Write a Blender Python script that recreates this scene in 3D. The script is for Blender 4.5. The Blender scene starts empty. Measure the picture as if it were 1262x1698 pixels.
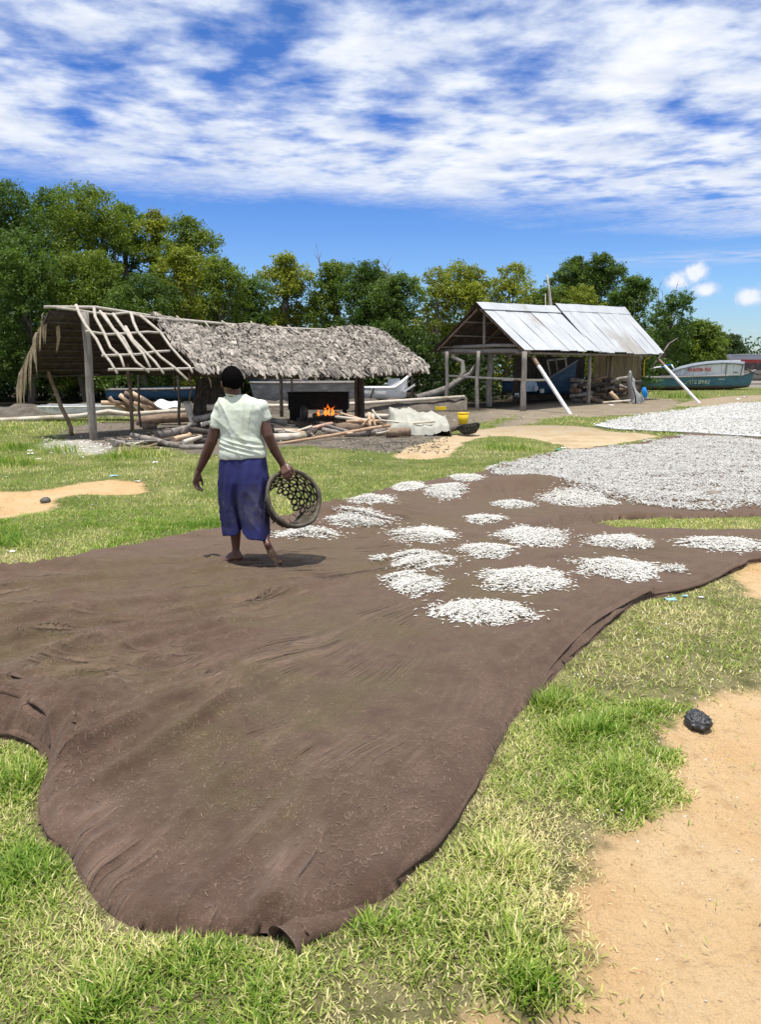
import bpy, math, random
import numpy as np
from mathutils import Vector, Matrix
R = math.radians
SC = bpy.context.scene
COL = SC.collection

# ---------------------------------------------------------------- camera, sky, sun, exposure
PITCH = R(11.08); EYE = 1.6; FPX = 1272.0
cam_d = bpy.data.cameras.new('camera'); cam = bpy.data.objects.new('camera', cam_d); COL.objects.link(cam)
cam.location = (0, 0, EYE); cam.rotation_euler = (R(90) - PITCH, 0, 0)
cam_d.sensor_fit = 'VERTICAL'; cam_d.sensor_height = 36; cam_d.lens = 36 * FPX / 1698
cam_d.clip_start = 0.05; cam_d.clip_end = 9000
SC.camera = cam
SC.view_settings.view_transform = 'Standard'; SC.view_settings.look = 'None'
SC.view_settings.exposure = 0.15; SC.view_settings.gamma = 1; SC.view_settings.use_curve_mapping = False
SC.cycles.max_bounces = 6; SC.cycles.diffuse_bounces = 3; SC.cycles.transparent_max_bounces = 6

SUN_DIR = Vector((-0.05, -0.13, 0.985)).normalized()
SUN_EL = math.asin(SUN_DIR.z); SUN_ROT = math.atan2(SUN_DIR.x, SUN_DIR.y)
sd = bpy.data.lights.new('sun', 'SUN'); sun = bpy.data.objects.new('sun', sd); COL.objects.link(sun)
sd.energy = 4.6; sd.angle = R(0.6); sd.color = (1.0, 0.955, 0.88)
sun.rotation_euler = SUN_DIR.to_track_quat('Z', 'Y').to_euler()

def P(px, py, z=0.0):
    X = (px - 631) / FPX; U = -(py - 849) / FPX
    d = Vector((X, math.cos(PITCH) + U * math.sin(PITCH), -math.sin(PITCH) + U * math.cos(PITCH)))
    t = (z - EYE) / d.z
    return Vector((d.x * t, d.y * t, z))
def PD(px, py, Y):
    X = (px - 631) / FPX; U = -(py - 849) / FPX
    d = Vector((X, math.cos(PITCH) + U * math.sin(PITCH), -math.sin(PITCH) + U * math.cos(PITCH)))
    t = Y / d.y
    return Vector((d.x * t, Y, EYE + d.z * t))
def RAY(px, py):
    X = (px - 631) / FPX; U = -(py - 849) / FPX
    return Vector((X, math.cos(PITCH) + U * math.sin(PITCH), -math.sin(PITCH) + U * math.cos(PITCH))).normalized()

# ---------------------------------------------------------------- node helper
class NT:
    def __init__(s, tree):
        s.t = tree; s.n = tree.nodes; s.l = tree.links
    def node(s, typ, **kw):
        n = s.n.new(typ)
        for k, v in kw.items():
            setattr(n, k, v)
        return n
    def set(s, sock, v):
        if isinstance(v, bpy.types.NodeSocket): s.l.new(v, sock)
        elif v is not None:
            if sock.type == 'RGBA' and not hasattr(v, '__len__'): v = (v, v, v, 1)
            elif sock.type == 'RGBA' and len(v) == 3: v = (*v, 1)
            elif sock.type == 'VECTOR' and not hasattr(v, '__len__'): v = (v, v, v)
            sock.default_value = v
    def math(s, op, a, b=None, c=None, clamp=False):
        n = s.node('ShaderNodeMath', operation=op); n.use_clamp = clamp
        s.set(n.inputs[0], a)
        if b is not None: s.set(n.inputs[1], b)
        if c is not None: s.set(n.inputs[2], c)
        return n.outputs[0]
    def vmath(s, op, a, b=None):
        n = s.node('ShaderNodeVectorMath', operation=op)
        s.set(n.inputs[0], a)
        if b is not None: s.set(n.inputs[1], b)
        return n.outputs['Value'] if op in ('DOT_PRODUCT', 'LENGTH', 'DISTANCE') else n.outputs[0]
    def mix(s, f, a, b, blend='MIX'):
        n = s.node('ShaderNodeMix', data_type='RGBA', blend_type=blend)
        s.set(n.inputs[0], f); s.set(n.inputs[6], a); s.set(n.inputs[7], b)
        return n.outputs[2]
    def noise(s, vec, scale, detail=4, rough=0.55, dist=0.0, out=0):
        n = s.node('ShaderNodeTexNoise')
        if vec is not None: s.l.new(vec, n.inputs['Vector'])
        n.inputs['Scale'].default_value = scale; n.inputs['Detail'].default_value = detail
        n.inputs['Roughness'].default_value = rough; n.inputs['Distortion'].default_value = dist
        return n.outputs[out]
    def smooth(s, v, lo, hi, a=0.0, b=1.0):
        n = s.node('ShaderNodeMapRange', interpolation_type='SMOOTHSTEP')
        s.set(n.inputs[0], v); s.set(n.inputs[1], lo); s.set(n.inputs[2], hi); s.set(n.inputs[3], a); s.set(n.inputs[4], b)
        return n.outputs[0]
    def xyz(s, vec):
        n = s.node('ShaderNodeSeparateXYZ'); s.l.new(vec, n.inputs[0]); return n.outputs
    def comb(s, x, y, z):
        n = s.node('ShaderNodeCombineXYZ'); s.set(n.inputs[0], x); s.set(n.inputs[1], y); s.set(n.inputs[2], z); return n.outputs[0]
    def attr(s, name, out='Fac'):
        n = s.node('ShaderNodeAttribute', attribute_name=name); return n.outputs[out]
    def bump(s, h, strength=0.5, dist=0.02, normal=None):
        n = s.node('ShaderNodeBump'); n.inputs['Strength'].default_value = strength; n.inputs['Distance'].default_value = dist
        s.l.new(h, n.inputs['Height'])
        if normal is not None: s.l.new(normal, n.inputs['Normal'])
        return n.outputs[0]
    def scalevec(s, vec, sc):
        n = s.node('ShaderNodeMapping'); s.l.new(vec, n.inputs[0]); n.inputs['Scale'].default_value = sc; return n.outputs[0]
    def ramp(s, f, stops):
        n = s.node('ShaderNodeValToRGB'); s.l.new(f, n.inputs[0])
        e = n.color_ramp.elements
        while len(e) < len(stops): e.new(0.5)
        for i, (p, c) in enumerate(stops):
            e[i].position = p; e[i].color = (*c, 1)
        return n.outputs[0]

# ---------------------------------------------------------------- world: sky and clouds
world = bpy.data.worlds.new('World'); SC.world = world; world.use_nodes = True
w = NT(world.node_tree); w.n.clear()
tc = w.node('ShaderNodeTexCoord'); D = tc.outputs['Generated']
dx, dy, dz = w.xyz(D)[:3]
sky = w.node('ShaderNodeTexSky', sky_type='NISHITA')
sky.sun_disc = False; sky.sun_elevation = SUN_EL; sky.sun_rotation = SUN_ROT
sky.air_density = 1.0; sky.dust_density = 0.2; sky.ozone_density = 2.5; sky.altitude = 0
zpos = w.math('MAXIMUM', dz, 0.0)
tint = w.ramp(zpos, [(0.0, (0.80, 0.95, 1.15)), (0.08, (0.72, 0.98, 1.36)), (0.25, (0.38, 0.68, 1.30)), (0.6, (0.6, 0.9, 1.25))])
base = w.mix(1.0, sky.outputs[0], tint, 'MULTIPLY')
zc = w.math('MAXIMUM', dz, 0.035)
U_ = w.math('DIVIDE', dx, zc); V_ = w.math('DIVIDE', dy, zc)
pl = w.comb(U_, V_, 0.0)
plr = w.node('ShaderNodeMapping'); w.l.new(pl, plr.inputs[0]); plr.inputs['Rotation'].default_value = (0, 0, R(-14)); plr.inputs['Location'].default_value = (3.1, 1.7, 0.0)
plv = plr.outputs[0]
big = w.noise(plv, 0.75, 3, 0.5, 0.2)
mid = w.noise(plv, 3.1, 9, 0.54, 0.12)
fine = w.noise(plv, 13.0, 6, 0.6, 0.2)
dens = w.math('ADD', w.math('MULTIPLY', big, 0.42), w.math('MULTIPLY', mid, 0.82))
dens = w.math('ADD', dens, w.math('MULTIPLY', fine, 0.12))
# the deck thins out far away, a little farther on the right
edge = w.math('ADD', V_, w.math('MULTIPLY', U_, -0.36))
edge = w.math('ADD', edge, w.math('MULTIPLY', w.math('SUBTRACT', mid, 0.5), 4.0))
deck = w.smooth(edge, 4.1, 7.2, 0.0, 1.0)
dens = w.math('SUBTRACT', dens, w.math('MULTIPLY', deck, 0.42))
cov = w.smooth(dens, 0.478, 0.735)
cov = w.math('MULTIPLY', w.math('POWER', cov, 0.85), 0.97)
# faint long streak low on the right and small cumulus heads
def ang_blob(px, py, rx, ry, amp=1.0):
    c = RAY(px, py); az = math.atan2(c.x, c.y); el = math.asin(c.z)
    a = w.math('SUBTRACT', w.math('ARCTAN2', dx, dy), az); e = w.math('SUBTRACT', w.math('ARCSINE', dz), el)
    a = w.math('DIVIDE', a, rx / FPX); e = w.math('DIVIDE', e, ry / FPX)
    q = w.math('ADD', w.math('MULTIPLY', a, a), w.math('MULTIPLY', e, e))
    return w.math('MULTIPLY', w.math('POWER', 2.718, w.math('MULTIPLY', q, -1.0)), amp)
cn = w.noise(D, 34.0, 8, 0.6, 0.3)
cum = None
for b in [(1122, 465, 26, 17), (1158, 452, 24, 22), (1172, 478, 26, 15), (1248, 492, 26, 18), (1085, 484, 16, 8, .55), (1216, 553, 24, 9, .6), (1320, 480, 60, 24), (1248, 548, 18, 6, .6), (-300, 470, 80, 24)]:
    v = ang_blob(*b); cum = v if cum is None else w.math('MAXIMUM', cum, v)
cumv = w.math('ADD', cum, w.math('MULTIPLY', w.math('SUBTRACT', cn, 0.5), 1.5))
cumc = w.math('MULTIPLY', w.smooth(cumv, 0.35, 0.95), w.smooth(cum, 0.05, 0.3))
st = ang_blob(1230, 424, 190, 9, 0.75)
st = w.math('MULTIPLY', st, w.smooth(w.noise(w.scalevec(D, (3, 3, 40)), 6.0, 5, 0.6), 0.35, 0.65))
cov = w.math('MAXIMUM', cov, w.math('MULTIPLY', cumc, 0.92)); cov = w.math('MAXIMUM', cov, st)
cov = w.math('MULTIPLY', cov, w.smooth(dz, 0.0, 0.03))
ccol = w.ramp(w.smooth(dens, 0.56, 0.86), [(0.0, (5.4, 6.3, 8.6)), (0.5, (7.4, 8.0, 9.1)), (1.0, (9.4, 9.5, 9.6))])
ccol = w.mix(cumc, ccol, (8.6, 8.8, 9.2))
shade = w.noise(plv, 2.6, 6, 0.55, 0.2)
ccol = w.mix(w.math('MULTIPLY', w.smooth(shade, 0.35, 0.62, 0.42, 0.0), w.math('SUBTRACT', 1.0, cumc)), ccol, (4.8, 5.6, 7.6))
skyc = w.mix(cov, base, ccol)
bg = w.node('ShaderNodeBackground'); w.l.new(skyc, bg.inputs[0]); bg.inputs[1].default_value = 0.10
wo = w.node('ShaderNodeOutputWorld'); w.l.new(bg.outputs[0], wo.inputs[0])

# ---------------------------------------------------------------- numpy noise
def _h(ix, iy, seed):
    n = (ix.astype(np.int64) * 374761393 + iy.astype(np.int64) * 668265263 + seed * 1442695041) & 0xFFFFFFFF
    n = ((n ^ (n >> 13)) * 1274126177) & 0xFFFFFFFF
    n = n ^ (n >> 16)
    return (n & 0xFFFFFF) / float(0xFFFFFF)
def vn(x, y, seed=0):
    x = np.asarray(x, float); y = np.asarray(y, float)
    ix = np.floor(x); iy = np.floor(y); fx = x - ix; fy = y - iy
    fx = fx * fx * (3 - 2 * fx); fy = fy * fy * (3 - 2 * fy)
    a = _h(ix, iy, seed); b = _h(ix + 1, iy, seed); c = _h(ix, iy + 1, seed); d = _h(ix + 1, iy + 1, seed)
    return (a + (b - a) * fx) * (1 - fy) + (c + (d - c) * fx) * fy
def fbm(x, y, seed=0, o=4, g=0.5):
    s = 0; a = 1; t = 0
    for i in range(o):
        s = s + a * vn(x * 2 ** i + 17.3 * i, y * 2 ** i - 9.1 * i, seed + i); t += a; a *= g
    return s / t
def sstep(v, a, b):
    t = np.clip((v - a) / (b - a), 0, 1); return t * t * (3 - 2 * t)
def sdf(poly, x, y, nearest=False):
    """signed distance, positive inside"""
    p = np.array([(q[0], q[1]) for q in poly]); n = len(p)
    x = np.asarray(x, float); y = np.asarray(y, float)
    best = np.full(x.shape, 1e18); ins = np.zeros(x.shape, bool); nx = np.zeros(x.shape); ny = np.zeros(x.shape)
    for i in range(n):
        ax, ay = p[i]; bx, by = p[(i + 1) % n]; ex, ey = bx - ax, by - ay
        t = np.clip(((x - ax) * ex + (y - ay) * ey) / (ex * ex + ey * ey + 1e-12), 0, 1)
        qx = ax + t * ex; qy = ay + t * ey
        d = (x - qx) ** 2 + (y - qy) ** 2
        m = d < best; best = np.where(m, d, best); nx = np.where(m, qx, nx); ny = np.where(m, qy, ny)
        c = ((ay > y) != (by > y)) & (x < (bx - ax) * (y - ay) / (by - ay + 1e-12) + ax)
        ins ^= c
    s = np.sqrt(best) * np.where(ins, 1, -1)
    return (s, nx, ny) if nearest else s
def smooth_poly(pts, k=3):
    """Catmull-Rom through closed points"""
    n = len(pts); out = []
    for i in range(n):
        p0, p1, p2, p3 = pts[i - 1], pts[i], pts[(i + 1) % n], pts[(i + 2) % n]
        for j in range(k):
            t = j / k
            out.append(tuple(0.5 * ((2 * p1[c]) + (-p0[c] + p2[c]) * t + (2 * p0[c] - 5 * p1[c] + 4 * p2[c] - p3[c]) * t * t + (-p0[c] + 3 * p1[c] - 3 * p2[c] + p3[c]) * t ** 3) for c in range(2)))
    return out
def gpoly(px, k=3):
    return smooth_poly([tuple(P(a, b)[:2]) for a, b in px], k)

# ---------------------------------------------------------------- mesh helpers
def np_mesh(name, verts, faces_list, attrs=None, smooth=False, fattrs=None):
    """faces_list: list of int arrays (M,k); attrs: {name: per-vertex float array}"""
    me = bpy.data.meshes.new(name)
    verts = np.ascontiguousarray(verts, dtype=np.float32)
    faces_list = [f for f in faces_list if len(f)]
    loops = np.concatenate([f.ravel() for f in faces_list]).astype(np.int32)
    counts = np.concatenate([np.full(len(f), f.shape[1]) for f in faces_list]).astype(np.int32)
    starts = (np.cumsum(counts) - counts).astype(np.int32)
    me.vertices.add(len(verts)); me.vertices.foreach_set('co', verts.ravel())
    me.loops.add(len(loops)); me.loops.foreach_set('vertex_index', loops)
    me.polygons.add(len(counts)); me.polygons.foreach_set('loop_start', starts)
    me.polygons.foreach_set('loop_total', counts)
    for k, a in (attrs or {}).items():
        at = me.attributes.new(k, 'FLOAT', 'POINT'); at.data.foreach_set('value', np.ascontiguousarray(a, dtype=np.float32))
    me.update(calc_edges=True)
    if smooth:
        me.polygons.foreach_set('use_smooth', np.ones(len(counts), bool))
    return me
def link(name, me, material=None, parent=None, loc=None):
    o = bpy.data.objects.new(name, me); COL.objects.link(o)
    if material is not None and me is not None and not me.materials: me.materials.append(material)
    if parent is not None: o.parent = parent
    if loc is not None: o.location = loc
    return o
def tag(o, label=None, cat=None, group=None, kind=None):
    if label: o['label'] = label
    if cat: o['category'] = cat
    if group: o['group'] = group
    if kind: o['kind'] = kind
    return o
def thing(name, loc, label, cat, group=None, rotz=0.0):
    o = bpy.data.objects.new(name, None); COL.objects.link(o); o.location = loc; o.rotation_euler = (0, 0, rotz)
    o.empty_display_size = 0.1
    return tag(o, label, cat, group)
def put(o, parent):
    """parent while the mesh stays in world coordinates"""
    o.parent = parent
    o.matrix_parent_inverse = (Matrix.Translation(parent.location) @ parent.rotation_euler.to_matrix().to_4x4()).inverted()
    return o

class MB:
    """collects simple shapes into one mesh"""
    def __init__(s): s.v = []; s.f = []; s.sm = []
    def add(s, vs, fs, smooth=False):
        b = len(s.v); s.v += [tuple(v) for v in vs]; s.f += [tuple(b + i for i in f) for f in fs]; s.sm += [smooth] * len(fs)
        return s
    def box(s, c, size, rot=None, jit=0.0, rng=random):
        M = rot if rot is not None else Matrix.Identity(3)
        vs = []
        for z in (-.5, .5):
            for y in (-.5, .5):
                for x in (-.5, .5):
                    v = Vector((x * size[0], y * size[1], z * size[2]))
                    if jit: v += Vector((rng.uniform(-jit, jit), rng.uniform(-jit, jit), rng.uniform(-jit, jit)))
                    vs.append(Vector(c) + M @ v)
        return s.add(vs, [(0, 2, 3, 1), (4, 5, 7, 6), (0, 1, 5, 4), (2, 6, 7, 3), (0, 4, 6, 2), (1, 3, 7, 5)])
    def tube(s, pts, radii, n=7, cap=True, smooth=True, squash=1.0):
        pts = [Vector(p) for p in pts]
        if not hasattr(radii, '__len__'): radii = [radii] * len(pts)
        vs = []; fs = []; prev = None
        for i, p in enumerate(pts):
            t = (pts[min(i + 1, len(pts) - 1)] - pts[max(i - 1, 0)]).normalized()
            ref = prev if prev is not None else (Vector((0, 0, 1)) if abs(t.z) < 0.9 else Vector((1, 0, 0)))
            a = (ref - t * ref.dot(t)).normalized(); b = t.cross(a); prev = a
            for k in range(n):
                q = 2 * math.pi * k / n
                vs.append(p + a * math.cos(q) * radii[i] * squash + b * math.sin(q) * radii[i])
        for i in range(len(pts) - 1):
            for k in range(n):
                fs.append((i * n + k, i * n + (k + 1) % n, (i + 1) * n + (k + 1) % n, (i + 1) * n + k))
        s.add(vs, fs, smooth)
        if cap:
            b = len(s.v) - len(vs)
            s.f.append(tuple(b + k for k in range(n))[::-1]); s.sm.append(False)
            s.f.append(tuple(b + (len(pts) - 1) * n + k for k in range(n))); s.sm.append(False)
        return s
    def beam(s, a, b, w, h, up=Vector((0, 0, 1))):
        a = Vector(a); b = Vector(b); t = (b - a); L = t.length; t.normalize()
        x = t.cross(up)
        if x.length < 1e-4: x = t.cross(Vector((0, 1, 0)))
        x.normalize(); z = x.cross(t)
        M = Matrix((x, t, z)).transposed()
        return s.box((a + b) / 2, (w, L, h), M)
    def sheet(s, grid, thick=0.0, smooth=True):
        """grid[i][j] of vectors -> surface, with a lower copy when thick"""
        n = len(grid); m = len(grid[0]); vs = [v for r in grid for v in r]
        fs = [(i * m + j, i * m + j + 1, (i + 1) * m + j + 1, (i + 1) * m + j) for i in range(n - 1) for j in range(m - 1)]
        if thick:
            k = n * m; low = [Vector(v) - Vector((0, 0, thick)) for v in vs]
            fs2 = [tuple(k + q for q in f[::-1]) for f in fs]
            rim = [i for i in range(m)] + [i * m + m - 1 for i in range(1, n)] + [(n - 1) * m + j for j in range(m - 2, -1, -1)] + [i * m for i in range(n - 2, 0, -1)]
            fs3 = [(rim[i], rim[i] + k, rim[(i + 1) % len(rim)] + k, rim[(i + 1) % len(rim)]) for i in range(len(rim))]
            return s.add(vs + low, fs + fs2 + fs3, smooth)
        return s.add(vs, fs, smooth)
    def mesh(s, name):
        me = bpy.data.meshes.new(name); me.from_pydata([tuple(v) for v in s.v], [], s.f)
        me.polygons.foreach_set('use_smooth', s.sm); me.update(); return me
    def build(s, name, material, parent=None, world=False):
        o = link(name, s.mesh(name), material)
        if parent is not None: put(o, parent)
        return o

# ---------------------------------------------------------------- materials
def surf(name, c1, c2, scale=6, rough=0.8, bump=0.4, bdist=0.01, stretch=None, spec=0.3, metal=0.0, detail=6, transl=0.0, c3=None, coords='Object', attr=None):
    m = bpy.data.materials.new(name); m.use_nodes = True; t = NT(m.node_tree); t.n.clear()
    co = t.node('ShaderNodeTexCoord').outputs[coords]
    if stretch: co = t.scalevec(co, stretch)
    n = t.noise(co, scale, detail, 0.6)
    col = t.mix(t.smooth(n, 0.3, 0.7), c1, c2)
    if c3 is not None:
        col = t.mix(t.smooth(t.noise(co, scale * 0.31, 4, 0.6, 0.5), 0.52, 0.68), col, c3)
    if attr: # per-piece tone, 1 = as is
        col = t.mix(1.0, col, t.attr(attr), 'MULTIPLY')
    b = t.node('ShaderNodeBsdfPrincipled'); t.set(b.inputs['Base Color'], col)
    b.inputs['Roughness'].default_value = rough; b.inputs['Specular IOR Level'].default_value = spec; b.inputs['Metallic'].default_value = metal
    if bump: t.l.new(t.bump(t.noise(co, scale * 2.3, 6, 0.6), bump, bdist), b.inputs['Normal'])
    o = t.node('ShaderNodeOutputMaterial')
    if transl:
        tr = t.node('ShaderNodeBsdfTranslucent'); t.set(tr.inputs[0], col)
        mx = t.node('ShaderNodeMixShader'); mx.inputs[0].default_value = transl
        t.l.new(b.outputs[0], mx.inputs[1]); t.l.new(tr.outputs[0], mx.inputs[2]); t.l.new(mx.outputs[0], o.inputs[0])
    else: t.l.new(b.outputs[0], o.inputs[0])
    return m
# ---------------------------------------------------------------- ground regions (world polygons)
SAND = [gpoly([(1300, 1160), (1200, 1168), (1150, 1185), (1090, 1212), (1110, 1238), (1135, 1246), (1120, 1275), (1105, 1330), (1062, 1370), (1050, 1398), (992, 1415), (985, 1480), (955, 1520), (962, 1560), (922, 1610), (930, 1660), (860, 1705), (760, 1790), (900, 2000), (1700, 2100), (2600, 1500), (2200, 1200)]),
        gpoly([(1225, 940), (1262, 930), (1400, 930), (1400, 985), (1262, 990), (1240, 965)]),
        gpoly([(-10, 815), (60, 817), (110, 806), (170, 798), (235, 799), (240, 808), (215, 820), (120, 820), (75, 845), (30, 852), (0, 858), (-150, 862), (-150, 815)]),
        gpoly([(790, 714), (870, 705), (960, 707), (1010, 715), (1090, 722), (1070, 729), (1010, 737), (985, 746), (955, 744), (900, 729), (850, 723), (815, 723)]),
        gpoly([(650, 757), (700, 737), (745, 724), (795, 713), (815, 722), (770, 732), (745, 750), (700, 762)]),
        gpoly([(1120, 672), (1180, 660), (1262, 655), (1400, 655), (1400, 662), (1262, 664), (1190, 672)])]
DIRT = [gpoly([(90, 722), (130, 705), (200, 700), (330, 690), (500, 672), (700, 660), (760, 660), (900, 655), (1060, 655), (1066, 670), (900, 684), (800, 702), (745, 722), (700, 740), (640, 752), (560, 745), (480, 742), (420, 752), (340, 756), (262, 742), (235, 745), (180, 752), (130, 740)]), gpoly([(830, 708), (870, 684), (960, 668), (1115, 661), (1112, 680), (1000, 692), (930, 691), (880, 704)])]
WHITE = [gpoly([(60, 738), (120, 728), (150, 732), (185, 745), (160, 756), (120, 752), (80, 748)])]
def maxsdf(polys, x, y):
    r = None
    for p in polys:
        d = sdf(p, x, y); r = d if r is None else np.maximum(r, d)
    return r
def edge_n(x, y): return (fbm(x * 1.8, y * 1.8, 101, 3) - 0.5) * 0.32 + 0.05
def mud_f(x, y):  # tidal flat beyond the grass
    e1 = np.minimum(x - 8 - 0 * y, 9) ; lim = np.where(x > 15, 47.0, 60.0)
    return (y - lim) * 0.3
CLOTH_PX = [(-420, 1010), (-200, 985), (0, 957), (90, 938), (125, 928), (200, 915), (250, 905), (330, 888), (370, 883), (450, 868), (530, 845), (600, 828), (640, 815), (720, 800), (790, 788), (850, 768), (930, 751), (990, 744), (1060, 737), (1120, 725), (1150, 720), (1262, 729), (1600, 742), (1600, 862), (1262, 856), (1150, 860), (1080, 862), (1010, 865), (985, 872), (1010, 880), (1060, 884), (1100, 884), (1262, 882), (1420, 878), (1440, 925), (1262, 930), (1230, 942), (1160, 975), (1100, 990), (1060, 1000), (1020, 1030), (985, 1065), (935, 1110), (895, 1160), (855, 1195), (830, 1240), (800, 1300), (760, 1370), (725, 1420), (690, 1450), (650, 1495), (600, 1520), (545, 1545), (500, 1560), (450, 1564), (380, 1563), (290, 1560), (215, 1540), (163, 1500), (126, 1448), (114, 1420), (75, 1393), (65, 1354), (65, 1322), (82, 1278), (74, 1250), (35, 1234), (0, 1228), (-60, 1222), (-420, 1205)]
CLOTH = gpoly(CLOTH_PX, 3)
def ground_h(x, y):
    near = np.exp(-((x) ** 2 + (y) ** 2) / 900.0)
    h = (fbm(x * 0.5, y * 0.5, 5, 3) - 0.5) * 0.05 * near
    h = h + (fbm(x * 4, y * 4, 8, 3) - 0.5) * 0.016 * np.exp(-((x) ** 2 + (y - 3) ** 2) / 120.0)
    return h

# ground sheet to the horizon
nx, ny = 420, 460
tx = np.linspace(-1, 1, nx); ty = np.linspace(-1, 1, ny)
gx = 3.0 * np.sinh(tx * math.asinh(4000 / 3.0)); gy = 4 + 3.0 * np.sinh(ty * math.asinh(4000 / 3.0))
GX, GY = np.meshgrid(gx, gy)
x = GX.ravel(); y = GY.ravel()
nearm = (np.abs(x) < 60) & (np.abs(y) < 90)
sand = np.full(x.shape, -2.0); dirt = sand.copy(); white = sand.copy()
sand[nearm] = np.clip(maxsdf(SAND, x[nearm], y[nearm]) + edge_n(x[nearm], y[nearm]), -2, 2)
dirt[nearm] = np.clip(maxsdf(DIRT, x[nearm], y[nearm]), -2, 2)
white[nearm] = np.clip(maxsdf(WHITE, x[nearm], y[nearm]), -2, 2)
z = ground_h(x, y); z = z - np.clip(sand, -0.1, 0.25) * 0.08
idx = np.arange(nx * ny).reshape(ny, nx)
quads = np.stack([idx[:-1, :-1], idx[:-1, 1:], idx[1:, 1:], idx[1:, :-1]], -1).reshape(-1, 4)

m = bpy.data.materials.new('ground'); m.use_nodes = True; t = NT(m.node_tree); t.n.clear()
pos = t.node('ShaderNodeNewGeometry').outputs['Position']
na = t.noise(pos, 1.4, 8, 0.62); nb = t.noise(pos, 9, 8, 0.65); nc = t.noise(pos, 60, 6, 0.6); nd = t.noise(pos, 0.35, 5, 0.6)
grassc = t.mix(t.smooth(nb, 0.35, 0.65), (0.085, 0.115, 0.022), (0.17, 0.185, 0.06))
grassc = t.mix(t.smooth(na, 0.45, 0.72), grassc, (0.28, 0.26, 0.115))
grassc = t.mix(t.smooth(nc, 0.5, 0.72, 0, 0.7), grassc, (0.33, 0.29, 0.16))
grassc = t.mix(t.smooth(nd, 0.5, 0.65, 0.0, 0.5), grassc, (0.13, 0.17, 0.035))
sandc = t.mix(t.smooth(na, 0.3, 0.7), (0.62, 0.395, 0.185), (0.69, 0.49, 0.275))
sandc = t.mix(t.smooth(nb, 0.5, 0.75, 0, 0.6), sandc, (0.42, 0.25, 0.115))
sandc = t.mix(t.smooth(nc, 0.6, 0.75, 0, 0.5), sandc, (0.36, 0.22, 0.11))
sandc = t.mix(t.smooth(t.noise(pos, 150, 3, 0.6), 0.62, 0.7, 0, 0.5), sandc, (0.8, 0.72, 0.58))
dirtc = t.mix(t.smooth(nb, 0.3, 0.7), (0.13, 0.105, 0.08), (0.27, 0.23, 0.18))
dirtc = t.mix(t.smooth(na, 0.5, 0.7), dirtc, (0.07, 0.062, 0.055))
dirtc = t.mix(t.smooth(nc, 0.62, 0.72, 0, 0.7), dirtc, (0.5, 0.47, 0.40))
grassc = t.mix(t.smooth(t.xyz(pos)[1], 3.0, 9.0, 0.8, 0.0), grassc, t.mix(t.smooth(nb, 0.4, 0.6), (0.15, 0.13, 0.06), (0.29, 0.245, 0.13)))
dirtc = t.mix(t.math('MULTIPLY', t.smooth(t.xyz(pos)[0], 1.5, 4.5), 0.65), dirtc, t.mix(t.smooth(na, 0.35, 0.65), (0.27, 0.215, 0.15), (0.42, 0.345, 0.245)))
ef = t.math('ADD', t.math('MULTIPLY', t.math('SUBTRACT', nb, 0.5), 0.25), t.math('MULTIPLY', t.math('SUBTRACT', na, 0.5), 0.1))
sf = t.math('ADD', t.attr('sand'), ef)
sandc = t.mix(t.smooth(t.xyz(pos)[1], 9, 16, 0, 0.7), sandc, t.mix(t.smooth(na, 0.35, 0.6), (0.40, 0.315, 0.20), (0.62, 0.51, 0.34)))
sandc = t.mix(t.math('MULTIPLY', t.smooth(t.math('ADD', t.xyz(pos)[1], t.math('MULTIPLY', na, 9)), 20, 26), 0.7), sandc, (0.27, 0.22, 0.16))
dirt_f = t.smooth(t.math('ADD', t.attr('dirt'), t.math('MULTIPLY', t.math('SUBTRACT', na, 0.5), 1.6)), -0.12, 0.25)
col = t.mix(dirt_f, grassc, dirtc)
col = t.mix(t.smooth(sf, -0.05, 0.07), col, sandc)
wf = t.math('MULTIPLY', t.smooth(t.math('ADD', t.attr('white'), t.math('MULTIPLY', t.math('SUBTRACT', nb, 0.5), 1.2)), -0.1, 0.2), t.smooth(nc, 0.42, 0.5))
col = t.mix(wf, col, (0.62, 0.58, 0.50))
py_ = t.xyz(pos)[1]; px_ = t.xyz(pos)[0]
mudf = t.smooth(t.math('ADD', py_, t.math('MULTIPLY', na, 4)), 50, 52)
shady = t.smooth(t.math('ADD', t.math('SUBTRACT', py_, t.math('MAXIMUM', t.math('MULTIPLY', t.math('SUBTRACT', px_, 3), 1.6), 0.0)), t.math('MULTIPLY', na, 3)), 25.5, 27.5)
col = t.mix(shady, col, t.mix(nb, (0.035, 0.030, 0.022), (0.075, 0.062, 0.045)))  # tree shade put into the ground colour as a dark brown
col = t.mix(mudf, col, t.mix(nb, (0.20, 0.18, 0.15), (0.34, 0.31, 0.26)))
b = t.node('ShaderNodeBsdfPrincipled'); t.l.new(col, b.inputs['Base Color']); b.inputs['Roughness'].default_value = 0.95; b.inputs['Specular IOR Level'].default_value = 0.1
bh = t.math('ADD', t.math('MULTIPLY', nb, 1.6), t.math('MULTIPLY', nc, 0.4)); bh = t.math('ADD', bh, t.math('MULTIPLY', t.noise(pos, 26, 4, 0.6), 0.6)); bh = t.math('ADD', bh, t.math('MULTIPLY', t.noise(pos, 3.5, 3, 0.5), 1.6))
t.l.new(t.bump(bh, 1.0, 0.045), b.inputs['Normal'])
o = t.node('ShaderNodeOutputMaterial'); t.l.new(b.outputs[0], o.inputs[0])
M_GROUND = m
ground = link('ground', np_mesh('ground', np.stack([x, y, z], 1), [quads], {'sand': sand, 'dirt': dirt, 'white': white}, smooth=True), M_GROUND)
tag(ground, kind='structure')

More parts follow.
